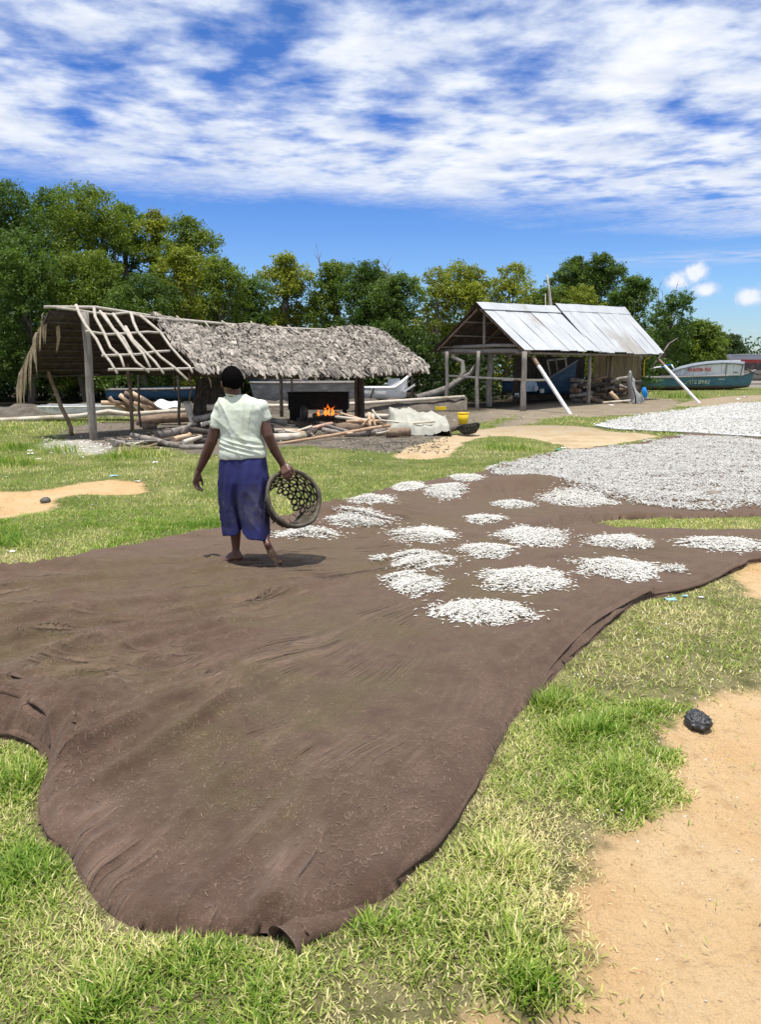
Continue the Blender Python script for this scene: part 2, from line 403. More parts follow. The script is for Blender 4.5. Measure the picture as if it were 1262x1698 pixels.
# sea behind the mangroves
mw = bpy.data.materials.new('sea_water'); mw.use_nodes = True; t = NT(mw.node_tree); t.n.clear()
b = t.node('ShaderNodeBsdfPrincipled'); b.inputs['Base Color'].default_value = (0.10, 0.17, 0.19, 1); b.inputs['Roughness'].default_value = 0.12
pos = t.node('ShaderNodeNewGeometry').outputs['Position']
t.l.new(t.bump(t.noise(pos, 1.6, 5, 0.6), 0.35, 0.1), b.inputs['Normal'])
o = t.node('ShaderNodeOutputMaterial'); t.l.new(b.outputs[0], o.inputs[0])
v = [(-400, 74, 0.05), (12, 72, 0.05), (30, 68, 0.05), (600, 62, 0.05), (3000, 900, 0.05), (-3000, 900, 0.05)]
wat = MB().add(v, [(0, 1, 2, 3, 4, 5)]).build('water', mw); tag(wat, kind='structure')

# ---------------------------------------------------------------- brown cloth
KNOT = P(977, 870); CEN = P(930, 905); MOUND = P(868, 826); CRUM = P(62, 1205)
def cloth_h(x, y, d):
    th = np.arctan2(y - CEN.y, x - CEN.x); r = np.hypot(x - CEN.x, y - CEN.y)
    leftw = sstep(-x, -0.9, 0.7); front = sstep(-y, -3.6, -2.4)
    warp = fbm(x * 0.6, y * 0.6, 31, 2) * 0.5
    def ridge(v, p): return (1 - np.abs(2 * v - 1)) ** p
    thu = np.where(th < 0, th + 2 * math.pi, th)
    r1 = ridge(vn((thu + warp * 0.22) * 17, r * 0.55, 41), 5)
    r2 = ridge(vn((thu + warp * 0.3) * 38, r * 1.1, 42), 5)
    r3 = ridge(vn((thu - warp * 0.3) * 75, r * 1.7, 43), 4)
    patch = sstep(fbm(x * 0.9, y * 0.9, 77, 2), 0.33, 0.6)
    A = (0.008 + 0.046 * leftw * patch + 0.022 * front * (0.4 + patch))
    h = A * (1.2 * r1 + 0.7 * r2 + 0.45 * r3)
    # wind-blown cross ripples on the far half
    far = sstep(y, 4.2, 6.0)
    h = h + far * 0.022 * fbm(x * 1.3 + y * 0.6, y * 7, 51, 3) * (0.5 + fbm(x * .6, y * .6, 12, 2))
    # soft sag over uneven grass
    h = h + 0.010 * fbm(x * 5, y * 5, 61, 3) + 0.03 * fbm(x * 1.3, y * 1.5, 62, 2)
    # knot with radial pleats
    rk = np.hypot(x - KNOT.x, (y - KNOT.y)); tk = np.arctan2(y - KNOT.y, x - KNOT.x)
    h = h + 0.07 * np.exp(-(rk / 0.06) ** 2) + 0.045 * np.exp(-rk / 0.45) * ridge(vn(tk * 4.2 + 30, rk * 0.6, 71), 2) * sstep(rk, 0.02, 0.2)
    # mound
    e = ((x - MOUND.x) / 0.95) ** 2 + ((y - MOUND.y) / 0.42) ** 2
    h = h + 0.20 * np.exp(-e) * (0.8 + 0.4 * fbm(x * 2, y * 2, 9, 2))
    # folds parallel to the right hem
    pr = P(985, 1062); q = np.exp(-(((x - pr.x) ** 2 + (y - pr.y) ** 2) / 0.9 ** 2))
    dw = d + 0.05 * fbm(x * 3, y * 3, 15, 2)
    h = h + q * (0.045 * np.exp(-((dw - 0.12) / 0.028) ** 2) + 0.05 * np.exp(-((dw - 0.23) / 0.03) ** 2) * fbm(x * 2, y * 2, 19, 2) * 1.6 + 0.03 * np.exp(-((dw - 0.34) / 0.03) ** 2))
    # hem folds along the front
    hem = np.exp(-(d / 0.16) ** 2) * front
    h = h + hem * 0.075 * vn((thu + warp * .2) * 34, r, 44) ** 3
    hem2 = np.exp(-(d / 0.25) ** 2)
    h = h + hem2 * 0.018 * fbm(x * 3.2, y * 3.2, 91, 2)
    # crumpled part on the left
    c = np.exp(-(((x - CRUM.x + 0.15) / 0.55) ** 2 + ((y - CRUM.y - 0.05) / 0.26) ** 2))
    cr = ridge(fbm(x * 4.5 + y * 1.5, y * 5.5, 81, 2, 0.4), 2)
    h = h + c * (0.075 * cr + 0.03)
    c2 = P(100, 1260); e2 = np.exp(-(((x - c2.x) / 0.16) ** 2 + ((y - c2.y) / 0.2) ** 2))
    h = h + e2 * 0.06 * ridge(vn((x * 0.9 + y * 0.25) * 13, y * 2.0, 83), 1.6)
    return h
us = np.arange(-1.12, 1.0, 0.0046); ysr = [1.75]
while ysr[-1] < 17.5: ysr.append(ysr[-1] * (1.0052 if ysr[-1] < 8.5 else 1.012))
ysr = np.array(ysr)
UU, YY = np.meshgrid(us, ysr)
X0 = (UU * (YY + 0.4)).ravel(); Y0 = YY.ravel()
d, qx, qy = sdf(CLOTH, X0, Y0, True)
cell = 0.006 * Y0
snap = np.abs(d) < cell * 0.75
wav = 0.0
X1 = np.where(snap, qx, X0); Y1 = np.where(snap, qy, Y0)
ok = (d > 0) | snap
dd = np.where(snap, 0, d)
Z1 = np.where(ok, ground_h(X1, Y1) + 0.006 + cloth_h(X1, Y1, dd) * sstep(dd, -0.02, 0.07) + 0.014 * sstep(dd, 0, 0.02), 0)
gi = np.arange(len(X0)).reshape(YY.shape)
q = np.stack([gi[:-1, :-1], gi[:-1, 1:], gi[1:, 1:], gi[1:, :-1]], -1).reshape(-1, 4)
q = q[ok[q].all(1)]
# skirt down to the ground along the hem
from collections import defaultdict
e = np.concatenate([q[:, [0, 1]], q[:, [1, 2]], q[:, [2, 3]], q[:, [3, 0]]])
es = np.sort(e, 1); key = es[:, 0].astype(np.int64) * len(X0) + es[:, 1]
uq, inv, cnt = np.unique(key, return_inverse=True, return_counts=True)
be = e[cnt[inv.ravel()] == 1]
used = np.unique(q); rem = -np.ones(len(X0), int); rem[used] = np.arange(len(used))
V = np.stack([X1, Y1, Z1], 1)[used]; q2 = rem[q]; be2 = rem[be]
low = np.unique(be2); lm = -np.ones(len(V), int); lm[low] = len(V) + np.arange(len(low))
VL = V[low].copy(); VL[:, 2] -= 0.03
sk = np.stack([be2[:, 0], lm[be2[:, 0]], lm[be2[:, 1]], be2[:, 1]], 1)
VA = np.concatenate([V, VL])

m = bpy.data.materials.new('brown_mesh_cloth'); m.use_nodes = True; t = NT(m.node_tree); t.n.clear()
pos = t.node('ShaderNodeNewGeometry').outputs['Position']
n1 = t.noise(pos, 1.1, 6, 0.6); n2 = t.noise(pos, 7, 8, 0.68); n3 = t.noise(t.scalevec(pos, (1, 1.6, 1)), 42, 6, 0.65); n4 = t.noise(pos, 260, 3, 0.7)
col = t.mix(t.smooth(n2, 0.3, 0.7), (0.074, 0.042, 0.029), (0.104, 0.063, 0.044))
ed = t.attr('hem')
oliv = t.math('MULTIPLY', t.smooth(t.math('ADD', n1, t.math('MULTIPLY', n2, 0.5)), 0.62, 0.86), t.smooth(ed, 0.1, 0.7))
col = t.mix(t.math('MULTIPLY', oliv, 0.8), col, (0.074, 0.064, 0.022))
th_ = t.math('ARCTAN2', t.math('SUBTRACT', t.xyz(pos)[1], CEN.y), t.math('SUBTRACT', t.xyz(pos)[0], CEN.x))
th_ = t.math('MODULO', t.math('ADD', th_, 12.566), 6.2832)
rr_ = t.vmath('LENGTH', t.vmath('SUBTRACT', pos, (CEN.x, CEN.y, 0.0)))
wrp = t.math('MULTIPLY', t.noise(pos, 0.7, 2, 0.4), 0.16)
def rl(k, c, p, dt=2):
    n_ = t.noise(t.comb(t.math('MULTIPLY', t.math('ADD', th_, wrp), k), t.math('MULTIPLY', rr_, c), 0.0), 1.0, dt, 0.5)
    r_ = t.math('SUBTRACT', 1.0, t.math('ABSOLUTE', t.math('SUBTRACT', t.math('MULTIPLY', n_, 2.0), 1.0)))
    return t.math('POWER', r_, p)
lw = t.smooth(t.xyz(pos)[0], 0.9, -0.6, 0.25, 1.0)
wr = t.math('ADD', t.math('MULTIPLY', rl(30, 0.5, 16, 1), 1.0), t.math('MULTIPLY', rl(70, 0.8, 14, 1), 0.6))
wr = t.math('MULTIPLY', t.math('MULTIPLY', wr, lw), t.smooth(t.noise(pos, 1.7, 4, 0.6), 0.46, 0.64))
col = t.mix(t.math('MULTIPLY', wr, 0.60, clamp=True), col, (0.25, 0.165, 0.115))  # wrinkle crests lightened in colour, standing in for light on the folds
# matted fibres and dry grass showing through the netting
fib = t.noise(t.scalevec(pos, (1, 1, 1)), 55, 4, 0.7, 2.5)
ff = t.math('MULTIPLY', t.smooth(fib, 0.54, 0.64), t.smooth(n2, 0.35, 0.6))
col = t.mix(t.math('MULTIPLY', ff, 0.7), col, (0.27, 0.19, 0.14))
col = t.mix(t.smooth(n4, 0.35, 0.75, 0, 0.25), col, (0.16, 0.11, 0.08))
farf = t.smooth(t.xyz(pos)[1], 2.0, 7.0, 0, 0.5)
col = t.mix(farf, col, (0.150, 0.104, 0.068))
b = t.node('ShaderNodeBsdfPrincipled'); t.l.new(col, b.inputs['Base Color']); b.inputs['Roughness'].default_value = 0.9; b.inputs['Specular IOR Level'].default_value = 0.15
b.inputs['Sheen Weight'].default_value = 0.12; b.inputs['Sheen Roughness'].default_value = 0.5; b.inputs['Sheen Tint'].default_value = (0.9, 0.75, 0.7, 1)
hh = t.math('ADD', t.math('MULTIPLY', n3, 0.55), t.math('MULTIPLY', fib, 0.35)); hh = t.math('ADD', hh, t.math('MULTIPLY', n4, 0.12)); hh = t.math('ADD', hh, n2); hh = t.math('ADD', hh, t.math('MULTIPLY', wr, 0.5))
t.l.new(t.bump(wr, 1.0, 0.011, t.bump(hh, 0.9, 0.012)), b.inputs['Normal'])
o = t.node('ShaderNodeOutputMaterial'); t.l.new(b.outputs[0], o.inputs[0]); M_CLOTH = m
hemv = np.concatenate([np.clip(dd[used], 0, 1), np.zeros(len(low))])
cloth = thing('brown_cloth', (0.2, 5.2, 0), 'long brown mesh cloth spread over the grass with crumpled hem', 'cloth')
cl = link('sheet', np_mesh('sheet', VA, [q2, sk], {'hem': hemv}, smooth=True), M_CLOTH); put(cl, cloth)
def hsurf(x, y):
    x = np.atleast_1d(np.asarray(x, float)); y = np.atleast_1d(np.asarray(y, float))
    dv = sdf(CLOTH, x, y)
    return ground_h(x, y) + np.where(dv > 0, 0.02 + cloth_h(x, y, dv) * sstep(dv, -0.02, 0.07), 0)
def h1(x, y): return float(hsurf(x, y)[0])

# rolled and turned-over hem pieces: a curled strip lofted along a path
def curl(path, r0, r1, turn0, turn1, seed, n=70, k=22, phase=0.0, wob=0.25, flat=0.75, grow=0.35):
    rng = np.random.RandomState(seed); pts = [Vector(p) for p in path]; grid = []
    for i in range(n):
        f = i / (n - 1); s = f * (len(pts) - 1); a = min(int(s), len(pts) - 2); u = s - a
        p0 = pts[max(a - 1, 0)]; p1 = pts[a]; p2 = pts[a + 1]; p3 = pts[min(a + 2, len(pts) - 1)]
        c = 0.5 * ((2 * p1) + (p2 - p0) * u + (2 * p0 - 5 * p1 + 4 * p2 - p3) * u * u + (3 * p1 - p0 - 3 * p2 + p3) * u ** 3)
        tg = (p2 - p0 * 0.5 - p1 * 0.5).normalized(); side = tg.cross(Vector((0, 0, 1))).normalized()
        rad = r0 + (r1 - r0) * f; turn = turn0 + (turn1 - turn0) * f; row = []
        for j in range(k):
            g = j / (k - 1); an = phase + turn * g; rr = rad * (1.0 + grow * g)
            wv = 1 + wob * (float(vn(f * 9 + seed, g * 3.1, seed)) - 0.5) * 2 + 0.12 * (float(vn(f * 24, g * 7, seed + 3)) - .5)
            row.append(c + side * math.cos(an) * rr * wv + Vector((0, 0, 1)) * (math.sin(an) * rr * wv * flat + rad * flat * 0.9))
        grid.append(row)
    return grid
mb = MB()
mb.sheet(curl([P(668, 1478), P(620, 1506), P(575, 1530), P(532, 1547), P(496, 1562), P(470, 1586)], 0.012, 0.055, 6.0, 6.2, 5, phase=-1.5, flat=0.72, wob=.22, grow=.06))
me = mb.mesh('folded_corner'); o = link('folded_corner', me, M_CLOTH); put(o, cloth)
def onc(px, py, dz=0.0): q = P(px, py); q.z = max(0, h1(q.x, q.y) - 0.03) + dz; return q
for args, kw in [(([onc(-70, 1160), onc(0, 1168), onc(60, 1180), onc(108, 1205), onc(132, 1236), onc(120, 1262)], 0.030, 0.022, 6.1, 6.1, 9), dict(phase=-1.5, wob=0.34, flat=.6, grow=.04)),
                 (([onc(-70, 1200), onc(0, 1202), onc(50, 1208), onc(88, 1232), onc(92, 1272), onc(70, 1335), onc(66, 1370)], 0.036, 0.008, 6.1, 6.1, 12), dict(phase=-1.5, wob=0.34, flat=.62, grow=.04)),
                 (([onc(20, 1226), onc(60, 1240), onc(80, 1262)], 0.022, 0.016, 6.1, 6.1, 14), dict(phase=-1.5, wob=0.3, flat=.6, grow=.04)),
                 (([onc(-70, 1140), onc(20, 1150), onc(90, 1172), onc(150, 1180)], 0.018, 0.006, 6.1, 6.1, 22), dict(phase=-1.5, wob=0.3, flat=.5, grow=.04)),
                 (([onc(120, 1270), onc(150, 1262), onc(200, 1240), onc(250, 1205)], 0.014, 0.003, 6.1, 6.1, 23), dict(phase=-1.5, wob=0.3, flat=.5, grow=.04)),
                 (([onc(1075, 990), onc(1030, 1012), onc(984, 1046), onc(940, 1088), onc(905, 1130)], 0.034, 0.016, 3.8, 3.2, 16), dict(phase=-1.2, wob=0.45)),
                 (([onc(1060, 985), onc(1000, 1015), onc(958, 1052), onc(925, 1085), onc(900, 1110)], 0.024, 0.008, 3.8, 3.2, 17), dict(phase=-1.2, wob=0.45))]:
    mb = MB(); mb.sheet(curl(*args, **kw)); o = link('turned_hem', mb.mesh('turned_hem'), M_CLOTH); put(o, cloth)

# narrow rolled hem all along the near edge
hp = np.array(CLOTH); i0 = int(np.argmin(np.hypot(hp[:, 0] - P(1262, 930).x, hp[:, 1] - P(1262, 930).y))); i1 = int(np.argmin(np.hypot(hp[:, 0] - P(-60, 1222).x, hp[:, 1] - P(-60, 1222).y)))
pts = []
for k in range(i0, i1):
    a, b_ = hp[k], hp[k + 1]; m_ = max(2, int(np.hypot(*(b_ - a)) / 0.022))
    pts += [a + (b_ - a) * q / m_ for q in range(m_)]
pts = np.array(pts); ds = np.concatenate([[0], np.cumsum(np.hypot(*(pts[1:] - pts[:-1]).T))])
tn = np.gradient(pts, axis=0); tn /= np.linalg.norm(tn, axis=1)[:, None]; nm_ = np.stack([-tn[:, 1], tn[:, 0]], 1)
rad = 0.003 + 0.014 * sstep(fbm(ds * 1.9, ds * 0, 7, 3), 0.45, 0.75) + 0.004 * vn(ds * 14, ds * 0, 9)
if sdf(CLOTH, pts[200:201, 0] + nm_[200:201, 0] * .03, pts[200:201, 1] + nm_[200:201, 1] * .03)[0] < 0: nm_ = -nm_
off = 0.010 + 0.010 * (vn(ds * 6, ds * 0 + 3, 11) - .5); zc_ = ground_h(pts[:, 0], pts[:, 1]) + 0.014 + rad * .55 + 0.018 * vn(ds * 5, ds * 0 + 9, 13) ** 2
NK = 9; VV = []
for k in range(NK):
    a = 2 * math.pi * k / NK; rr = rad * (1 + .25 * (vn(ds * 20, ds * 0 + k * 2.7, 17) - .5))
    VV.append(np.stack([pts[:, 0] + nm_[:, 0] * (off + 0.008 + np.cos(a) * rr * 1.2), pts[:, 1] + nm_[:, 1] * (off + 0.008 + np.cos(a) * rr * 1.2), zc_ + np.sin(a) * rr * .8], 1))
VV = np.stack(VV, 1).reshape(-1, 3); m_ = len(pts); ii = np.arange(m_ - 1)[:, None] * NK + np.arange(NK)[None]; jj = np.arange(m_ - 1)[:, None] * NK + (np.arange(NK) + 1)[None] % NK
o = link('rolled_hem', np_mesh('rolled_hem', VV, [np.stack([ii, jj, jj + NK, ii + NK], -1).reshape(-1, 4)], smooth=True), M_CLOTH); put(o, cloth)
# ---------------------------------------------------------------- grass
m = bpy.data.materials.new('grass_blades'); m.use_nodes = True; t = NT(m.node_tree); t.n.clear()
tn = t.attr('dry'); br = t.attr('tone')
col = t.ramp(tn, [(0.0, (0.13, 0.25, 0.018)), (0.3, (0.27, 0.37, 0.045)), (0.55, (0.48, 0.52, 0.14)), (1.0, (0.80, 0.68, 0.38))])
col = t.mix(1.0, col, br, 'MULTIPLY')
b = t.node('ShaderNodeBsdfPrincipled'); t.l.new(col, b.inputs['Base Color']); b.inputs['Roughness'].default_value = 0.55; b.inputs['Specular IOR Level'].default_value = 0.35
tr = t.node('ShaderNodeBsdfTranslucent'); t.l.new(t.mix(1.0, col, (1.0, 1.15, 0.6), 'MULTIPLY'), tr.inputs[0])
mx = t.node('ShaderNodeMixShader'); mx.inputs[0].default_value = 0.35; t.l.new(b.outputs[0], mx.inputs[1]); t.l.new(tr.outputs[0], mx.inputs[2])
o = t.node('ShaderNodeOutputMaterial'); t.l.new(mx.outputs[0], o.inputs[0]); M_GRASS = m
TUFTS = [(P(870, 1580), .15, .8), (P(835, 1440), .12, .8), (P(1060, 1300), .16, .9), (P(1040, 1345), .12, .8), (P(700, 1620), .10, .5), (P(310, 1590), .12, .5), (P(40, 1450), .14, .5), (P(915, 1165), .14, .8), (P(880, 1660), .13, 1.0), (P(30, 1300), .15, .7), (P(180, 1640), .12, .3), (P(960, 1230), .15, .5), (P(800, 1520), .14, .7),
         (P(110, 748), .45, 1.6), (P(222, 755), .5, 2.6), (P(15, 770), .4, 2.0), (P(1133, 660), .7, 3.6), (P(840, 745), .5, 1.5), (P(10, 745), .5, 2.0), (P(1100, 655), .9, 1.2)]
def blades(n, y0, y1, seg, L, W, seed, xmin=-9, xmax=9, name='', flat=(0.5, 1.35), clover=False):
    rng = np.random.RandomState(seed)
    u = rng.rand(n); yy = np.sqrt(y0 ** 2 + u * (y1 ** 2 - y0 ** 2)) if y0 < 8 else np.exp(np.log(y0) + u * (np.log(y1) - np.log(y0)))
    xx = (rng.rand(n) * 2 - 1) * (0.60 * yy + 1.0)
    s = maxsdf(SAND, xx, yy) + edge_n(xx, yy) + (fbm(xx * 9, yy * 9, 107, 2) - 0.5) * 0.16
    dr = maxsdf(DIRT, xx, yy) + (fbm(xx * 2, yy * 2, 102, 3) - 0.5) * 1.2
    c = sdf(CLOTH, xx, yy)
    keep = (c < 0.012) & (rng.rand(n) > sstep(s, -0.10, 0.05) * 0.995) & (rng.rand(n) > sstep(dr, -0.3, 0.1) * 0.97)
    keep &= ~((yy > 48)) & ((yy - np.maximum((xx - 3) * 1.6, 0)) < 25.5 + rng.rand(n) * 2)
    for sh in FAR_SHEETS: keep &= sdf(sh, xx, yy) < 0.02
    den = fbm(xx * 3.1, yy * 3.1, 103, 3)
    keep &= rng.rand(n) < 0.62 + 0.6 * sstep(den, 0.3, 0.6)
    xx, yy, s, den, c = xx[keep], yy[keep], s[keep], den[keep], c[keep]; n = len(xx)
    lush = fbm(xx * 1.5, yy * 1.5, 105, 4)            # long green clumps
    tuft = 0.5 * sstep(fbm(xx * 4.2, yy * 4.2, 106, 2), 0.56, 0.76) * sstep(lush, 0.42, 0.6)
    ex = np.zeros(n)
    for tp, tr_, ta in TUFTS: ex = np.maximum(ex, ta * np.exp(-(((xx - tp.x) ** 2 + (yy - tp.y) ** 2) / tr_ ** 2)))
    tuft = np.clip(tuft * (yy < 8) + ex, 0, 9)
    ln = L * (0.5 + rng.rand(n) * 0.9) * (1 + 1.5 * tuft) * (1 - 0.45 * sstep(s, -0.25, 0.0)) * (0.5 + 0.5 * sstep(-c, 0.0, 0.06))
    az = rng.rand(n) * 2 * math.pi; t0 = rng.uniform(0.1, flat[0] + 0.5, n); t1 = rng.uniform(flat[0] + 0.2, flat[1] + 0.35, n)
    t0 = t0 * (1 - 0.5 * np.clip(tuft, 0, 1)); t1 = t1 * (1 - 0.25 * np.clip(tuft, 0, 1))
    dry = np.clip(0.50 + 0.30 * rng.randn(n) - 0.95 * (lush - 0.5) * 1.7 - 0.3 * np.clip(tuft, 0, 1) + 0.10 * sstep(s, -0.4, 0.0), 0, 1)
    tone = rng.uniform(0.7, 1.25, n)
    hx, hy = np.cos(az), np.sin(az); sx, sy = -hy, hx
    wd = W * rng.uniform(0.6, 1.4, n) * (1 + 0.35 * np.clip(tuft, 0, 1))
    p = np.stack([xx, yy, ground_h(xx, yy) - 0.003], 1)
    S = np.stack([sx, sy, rng.uniform(-.3, .3, n)], 1) * wd[:, None] * 0.5
    V = []; F = []
    cur = p; V += [cur - S, cur + S]
    for k in range(1, seg + 1):
        tt = t0 + (t1 - t0) * (k - 0.5) / seg
        cur = cur + np.stack([hx * np.sin(tt), hy * np.sin(tt), np.cos(tt)], 1) * (ln / seg)[:, None]
        # blades never sink under the ground
        cur[:, 2] = np.maximum(cur[:, 2], p[:, 2] + 0.004)
        if k < seg:
            wk = 1.0 - 0.35 * k / seg; V += [cur - S * wk, cur + S * wk]
        else: V += [cur]
    nv = len(V); Vs = np.stack(V, 1).reshape(-1, 3); b0 = np.arange(n) * nv
    qs = [np.stack([b0 + 2 * k, b0 + 2 * k + 1, b0 + 2 * k + 3, b0 + 2 * k + 2], 1) for k in range(seg - 1)]
    tr = np.stack([b0 + 2 * (seg - 1), b0 + 2 * (seg - 1) + 1, b0 + nv - 1], 1)
    me = np_mesh(name, Vs, qs + [tr], {'dry': np.repeat(dry, nv), 'tone': np.repeat(tone, nv)}, smooth=True)
    return me, n
FAR_PX = [[(985, 708), (1060, 692), (1120, 684), (1180, 676), (1262, 669), (1500, 669), (1500, 733), (1262, 726), (1150, 719), (1080, 717)]]
FAR_SHEETS = [gpoly(FAR_PX[0], 2)]
tot = 0
for (n, y0, y1, seg, L, W, seed, fl) in [(340000, 1.1, 3.4, 3, 0.037, 0.0038, 1, (.6, 1.55)), (270000, 3.2, 8.2, 2, 0.042, 0.0056, 2, (.5, 1.45)),
                                         (150000, 8.0, 17.0, 1, 0.05, 0.010, 3, (.3, 1.1)), (80000, 16.8, 50, 1, 0.085, 0.024, 4, (.3, 1.0))]:
    me, k = blades(n, y0, y1, seg, L, W, seed, name='grass', flat=fl); tot += k
    tag(link('grass', me, M_GRASS), kind='stuff')
print('blades', tot)
# loose straw lying on the cloth and sand
rng = np.random.RandomState(33); n = 16000
yy = np.exp(rng.uniform(np.log(1.9), np.log(7.5), n)); xx = (rng.rand(n) * 2 - 1) * (0.52 * yy + .2)
c = sdf(CLOTH, xx, yy); kp = (c > 0.05) & (rng.rand(n) < 0.06 + 1.0 * sstep(fbm(xx * 2.2, yy * 2.2, 55, 4), 0.46, 0.68)); xx, yy = xx[kp], yy[kp]; n = len(xx)
az = rng.rand(n) * 6.283; ln = rng.uniform(0.005, 0.026, n); wd = rng.uniform(0.0005, 0.0012, n)
zz = hsurf(xx, yy) + 0.003
x2 = xx + np.cos(az) * ln; y2 = yy + np.sin(az) * ln; z2 = hsurf(x2, y2) + 0.004 + rng.rand(n) * 0.006
xm = (xx + x2) / 2 + np.cos(az + 1.5) * ln * 0.2; ym = (yy + y2) / 2 + np.sin(az + 1.5) * ln * 0.2; zm = hsurf(xm, ym) + 0.006
S = np.stack([-np.sin(az) * wd, np.cos(az) * wd, wd * 0], 1)
A = np.stack([xx, yy, zz], 1); B = np.stack([xm, ym, zm], 1); Cc = np.stack([x2, y2, z2], 1)
V = np.stack([A - S, A + S, B - S, B + S, Cc], 1).reshape(-1, 3); b0 = np.arange(n) * 5
me = np_mesh('straw', V, [np.stack([b0, b0 + 1, b0 + 3, b0 + 2], 1), np.stack([b0 + 2, b0 + 3, b0 + 4], 1)], {'dry': np.repeat(rng.uniform(.6, 1, n), 5), 'tone': np.repeat(rng.uniform(0.35, 0.8, n), 5)})
tag(link('straw', me, surf('dry_stalk', (0.26, 0.175, 0.125), (0.42, 0.31, 0.23), scale=9, bump=0, attr='tone')), 'loose dry grass stalks scattered on the cloth', kind='stuff')
# ---------------------------------------------------------------- small white fish
M_FISH = surf('silver_fish', (0.90, 0.88, 0.81), (0.70, 0.68, 0.60), scale=90, rough=0.45, bump=0, spec=0.5, detail=3, attr='tone')
def fish_mesh(name, P0, az, tilt, L, W, tone, simple=False):
    n = len(P0); hx = np.cos(az) * np.cos(tilt); hy = np.sin(az) * np.cos(tilt); hz = np.sin(tilt)
    H = np.stack([hx, hy, hz], 1); S = np.stack([-np.sin(az), np.cos(az), np.zeros(n)], 1); U = np.cross(H, S)
    L = L[:, None]; W = W[:, None]
    bend = (np.random.RandomState(7).rand(n)[:, None] - 0.5) * 0.35
    nose = P0 - H * L * 0.5 + S * L * bend * 0.5; tail = P0 + H * L * 0.42 + S * L * bend * 0.5
    mid = P0 - H * L * 0.12
    a = mid + S * W * 0.5; b = mid - S * W * 0.5; c = mid + U * W * 0.55; d = mid - U * W * 0.3
    if simple:
        V = np.stack([nose, a, b, c, tail], 1).reshape(-1, 3); b0 = np.arange(n)[:, None] * 5
        F = np.concatenate([b0 + np.array([[0, 1, 3]]), b0 + np.array([[0, 3, 2]]), b0 + np.array([[4, 3, 1]]), b0 + np.array([[4, 2, 3]])])
        k = 5
    else:
        t1 = P0 + H * L * 0.52 + S * (L * bend * 0.6 + W * 0.5); t2 = P0 + H * L * 0.52 + S * (L * bend * 0.6 - W * 0.5)
        V = np.stack([nose, a, b, c, d, tail, t1, t2], 1).reshape(-1, 3); b0 = np.arange(n)[:, None] * 8
        F = np.concatenate([b0 + np.array([f]) for f in [[0, 1, 3], [0, 3, 2], [0, 2, 4], [0, 4, 1], [5, 3, 1], [5, 2, 3], [5, 4, 2], [5, 1, 4], [5, 6, 7]]])
        k = 8
    return np_mesh(name, V, [F], {'tone': np.repeat(tone, k)}, smooth=True)
PILES = [(675, 815, 50, 18, 'small white fish pile farthest back beside the left hem of the cloth'),
 (740, 830, 60, 22, 'small fish pile on the far side of the cloth left of its raised hump'),
 (773, 799, 52, 13, 'thin far fish pile at the hem where the big fish layer begins'),
 (617, 840, 70, 26, 'rounded fish pile nearest the left hem behind the basket'),
 (590, 873, 98, 28, 'wide fish pile just right of the woven basket'),
 (508, 898, 108, 20, 'low fish pile beside the lifted foot of the woman'),
 (800, 870, 58, 15, 'small ragged fish pile in the middle before the hump'),
 (848, 848, 62, 12, 'thin line of scattered fish at the foot of the hump'),
 (955, 842, 112, 20, 'flat fish pile touching the edge of the big fish layer'),
 (710, 897, 96, 32, 'elongated fish pile left of centre sloping up to the right'),
 (878, 899, 104, 34, 'heaped fish pile left of the gathered knot with stray fish on its right'),
 (812, 924, 84, 26, 'middling fish pile between two rows in the centre of the cloth'),
 (1031, 907, 96, 26, 'slim fish pile just in front of the gathered knot'),
 (1195, 912, 122, 28, 'long fish pile on the narrow brown strip at the right edge'),
 (690, 943, 100, 32, 'fish pile with a trail of loose fish on its left side'),
 (682, 982, 94, 40, 'round fish pile nearest to the woman in the front row'),
 (1036, 956, 128, 44, 'wide fish pile near the right hem with stray fish to the right'),
 (876, 973, 150, 48, 'large heaped fish pile second from the front'),
 (798, 1029, 156, 50, 'largest and nearest fish pile at the front of the rows')]
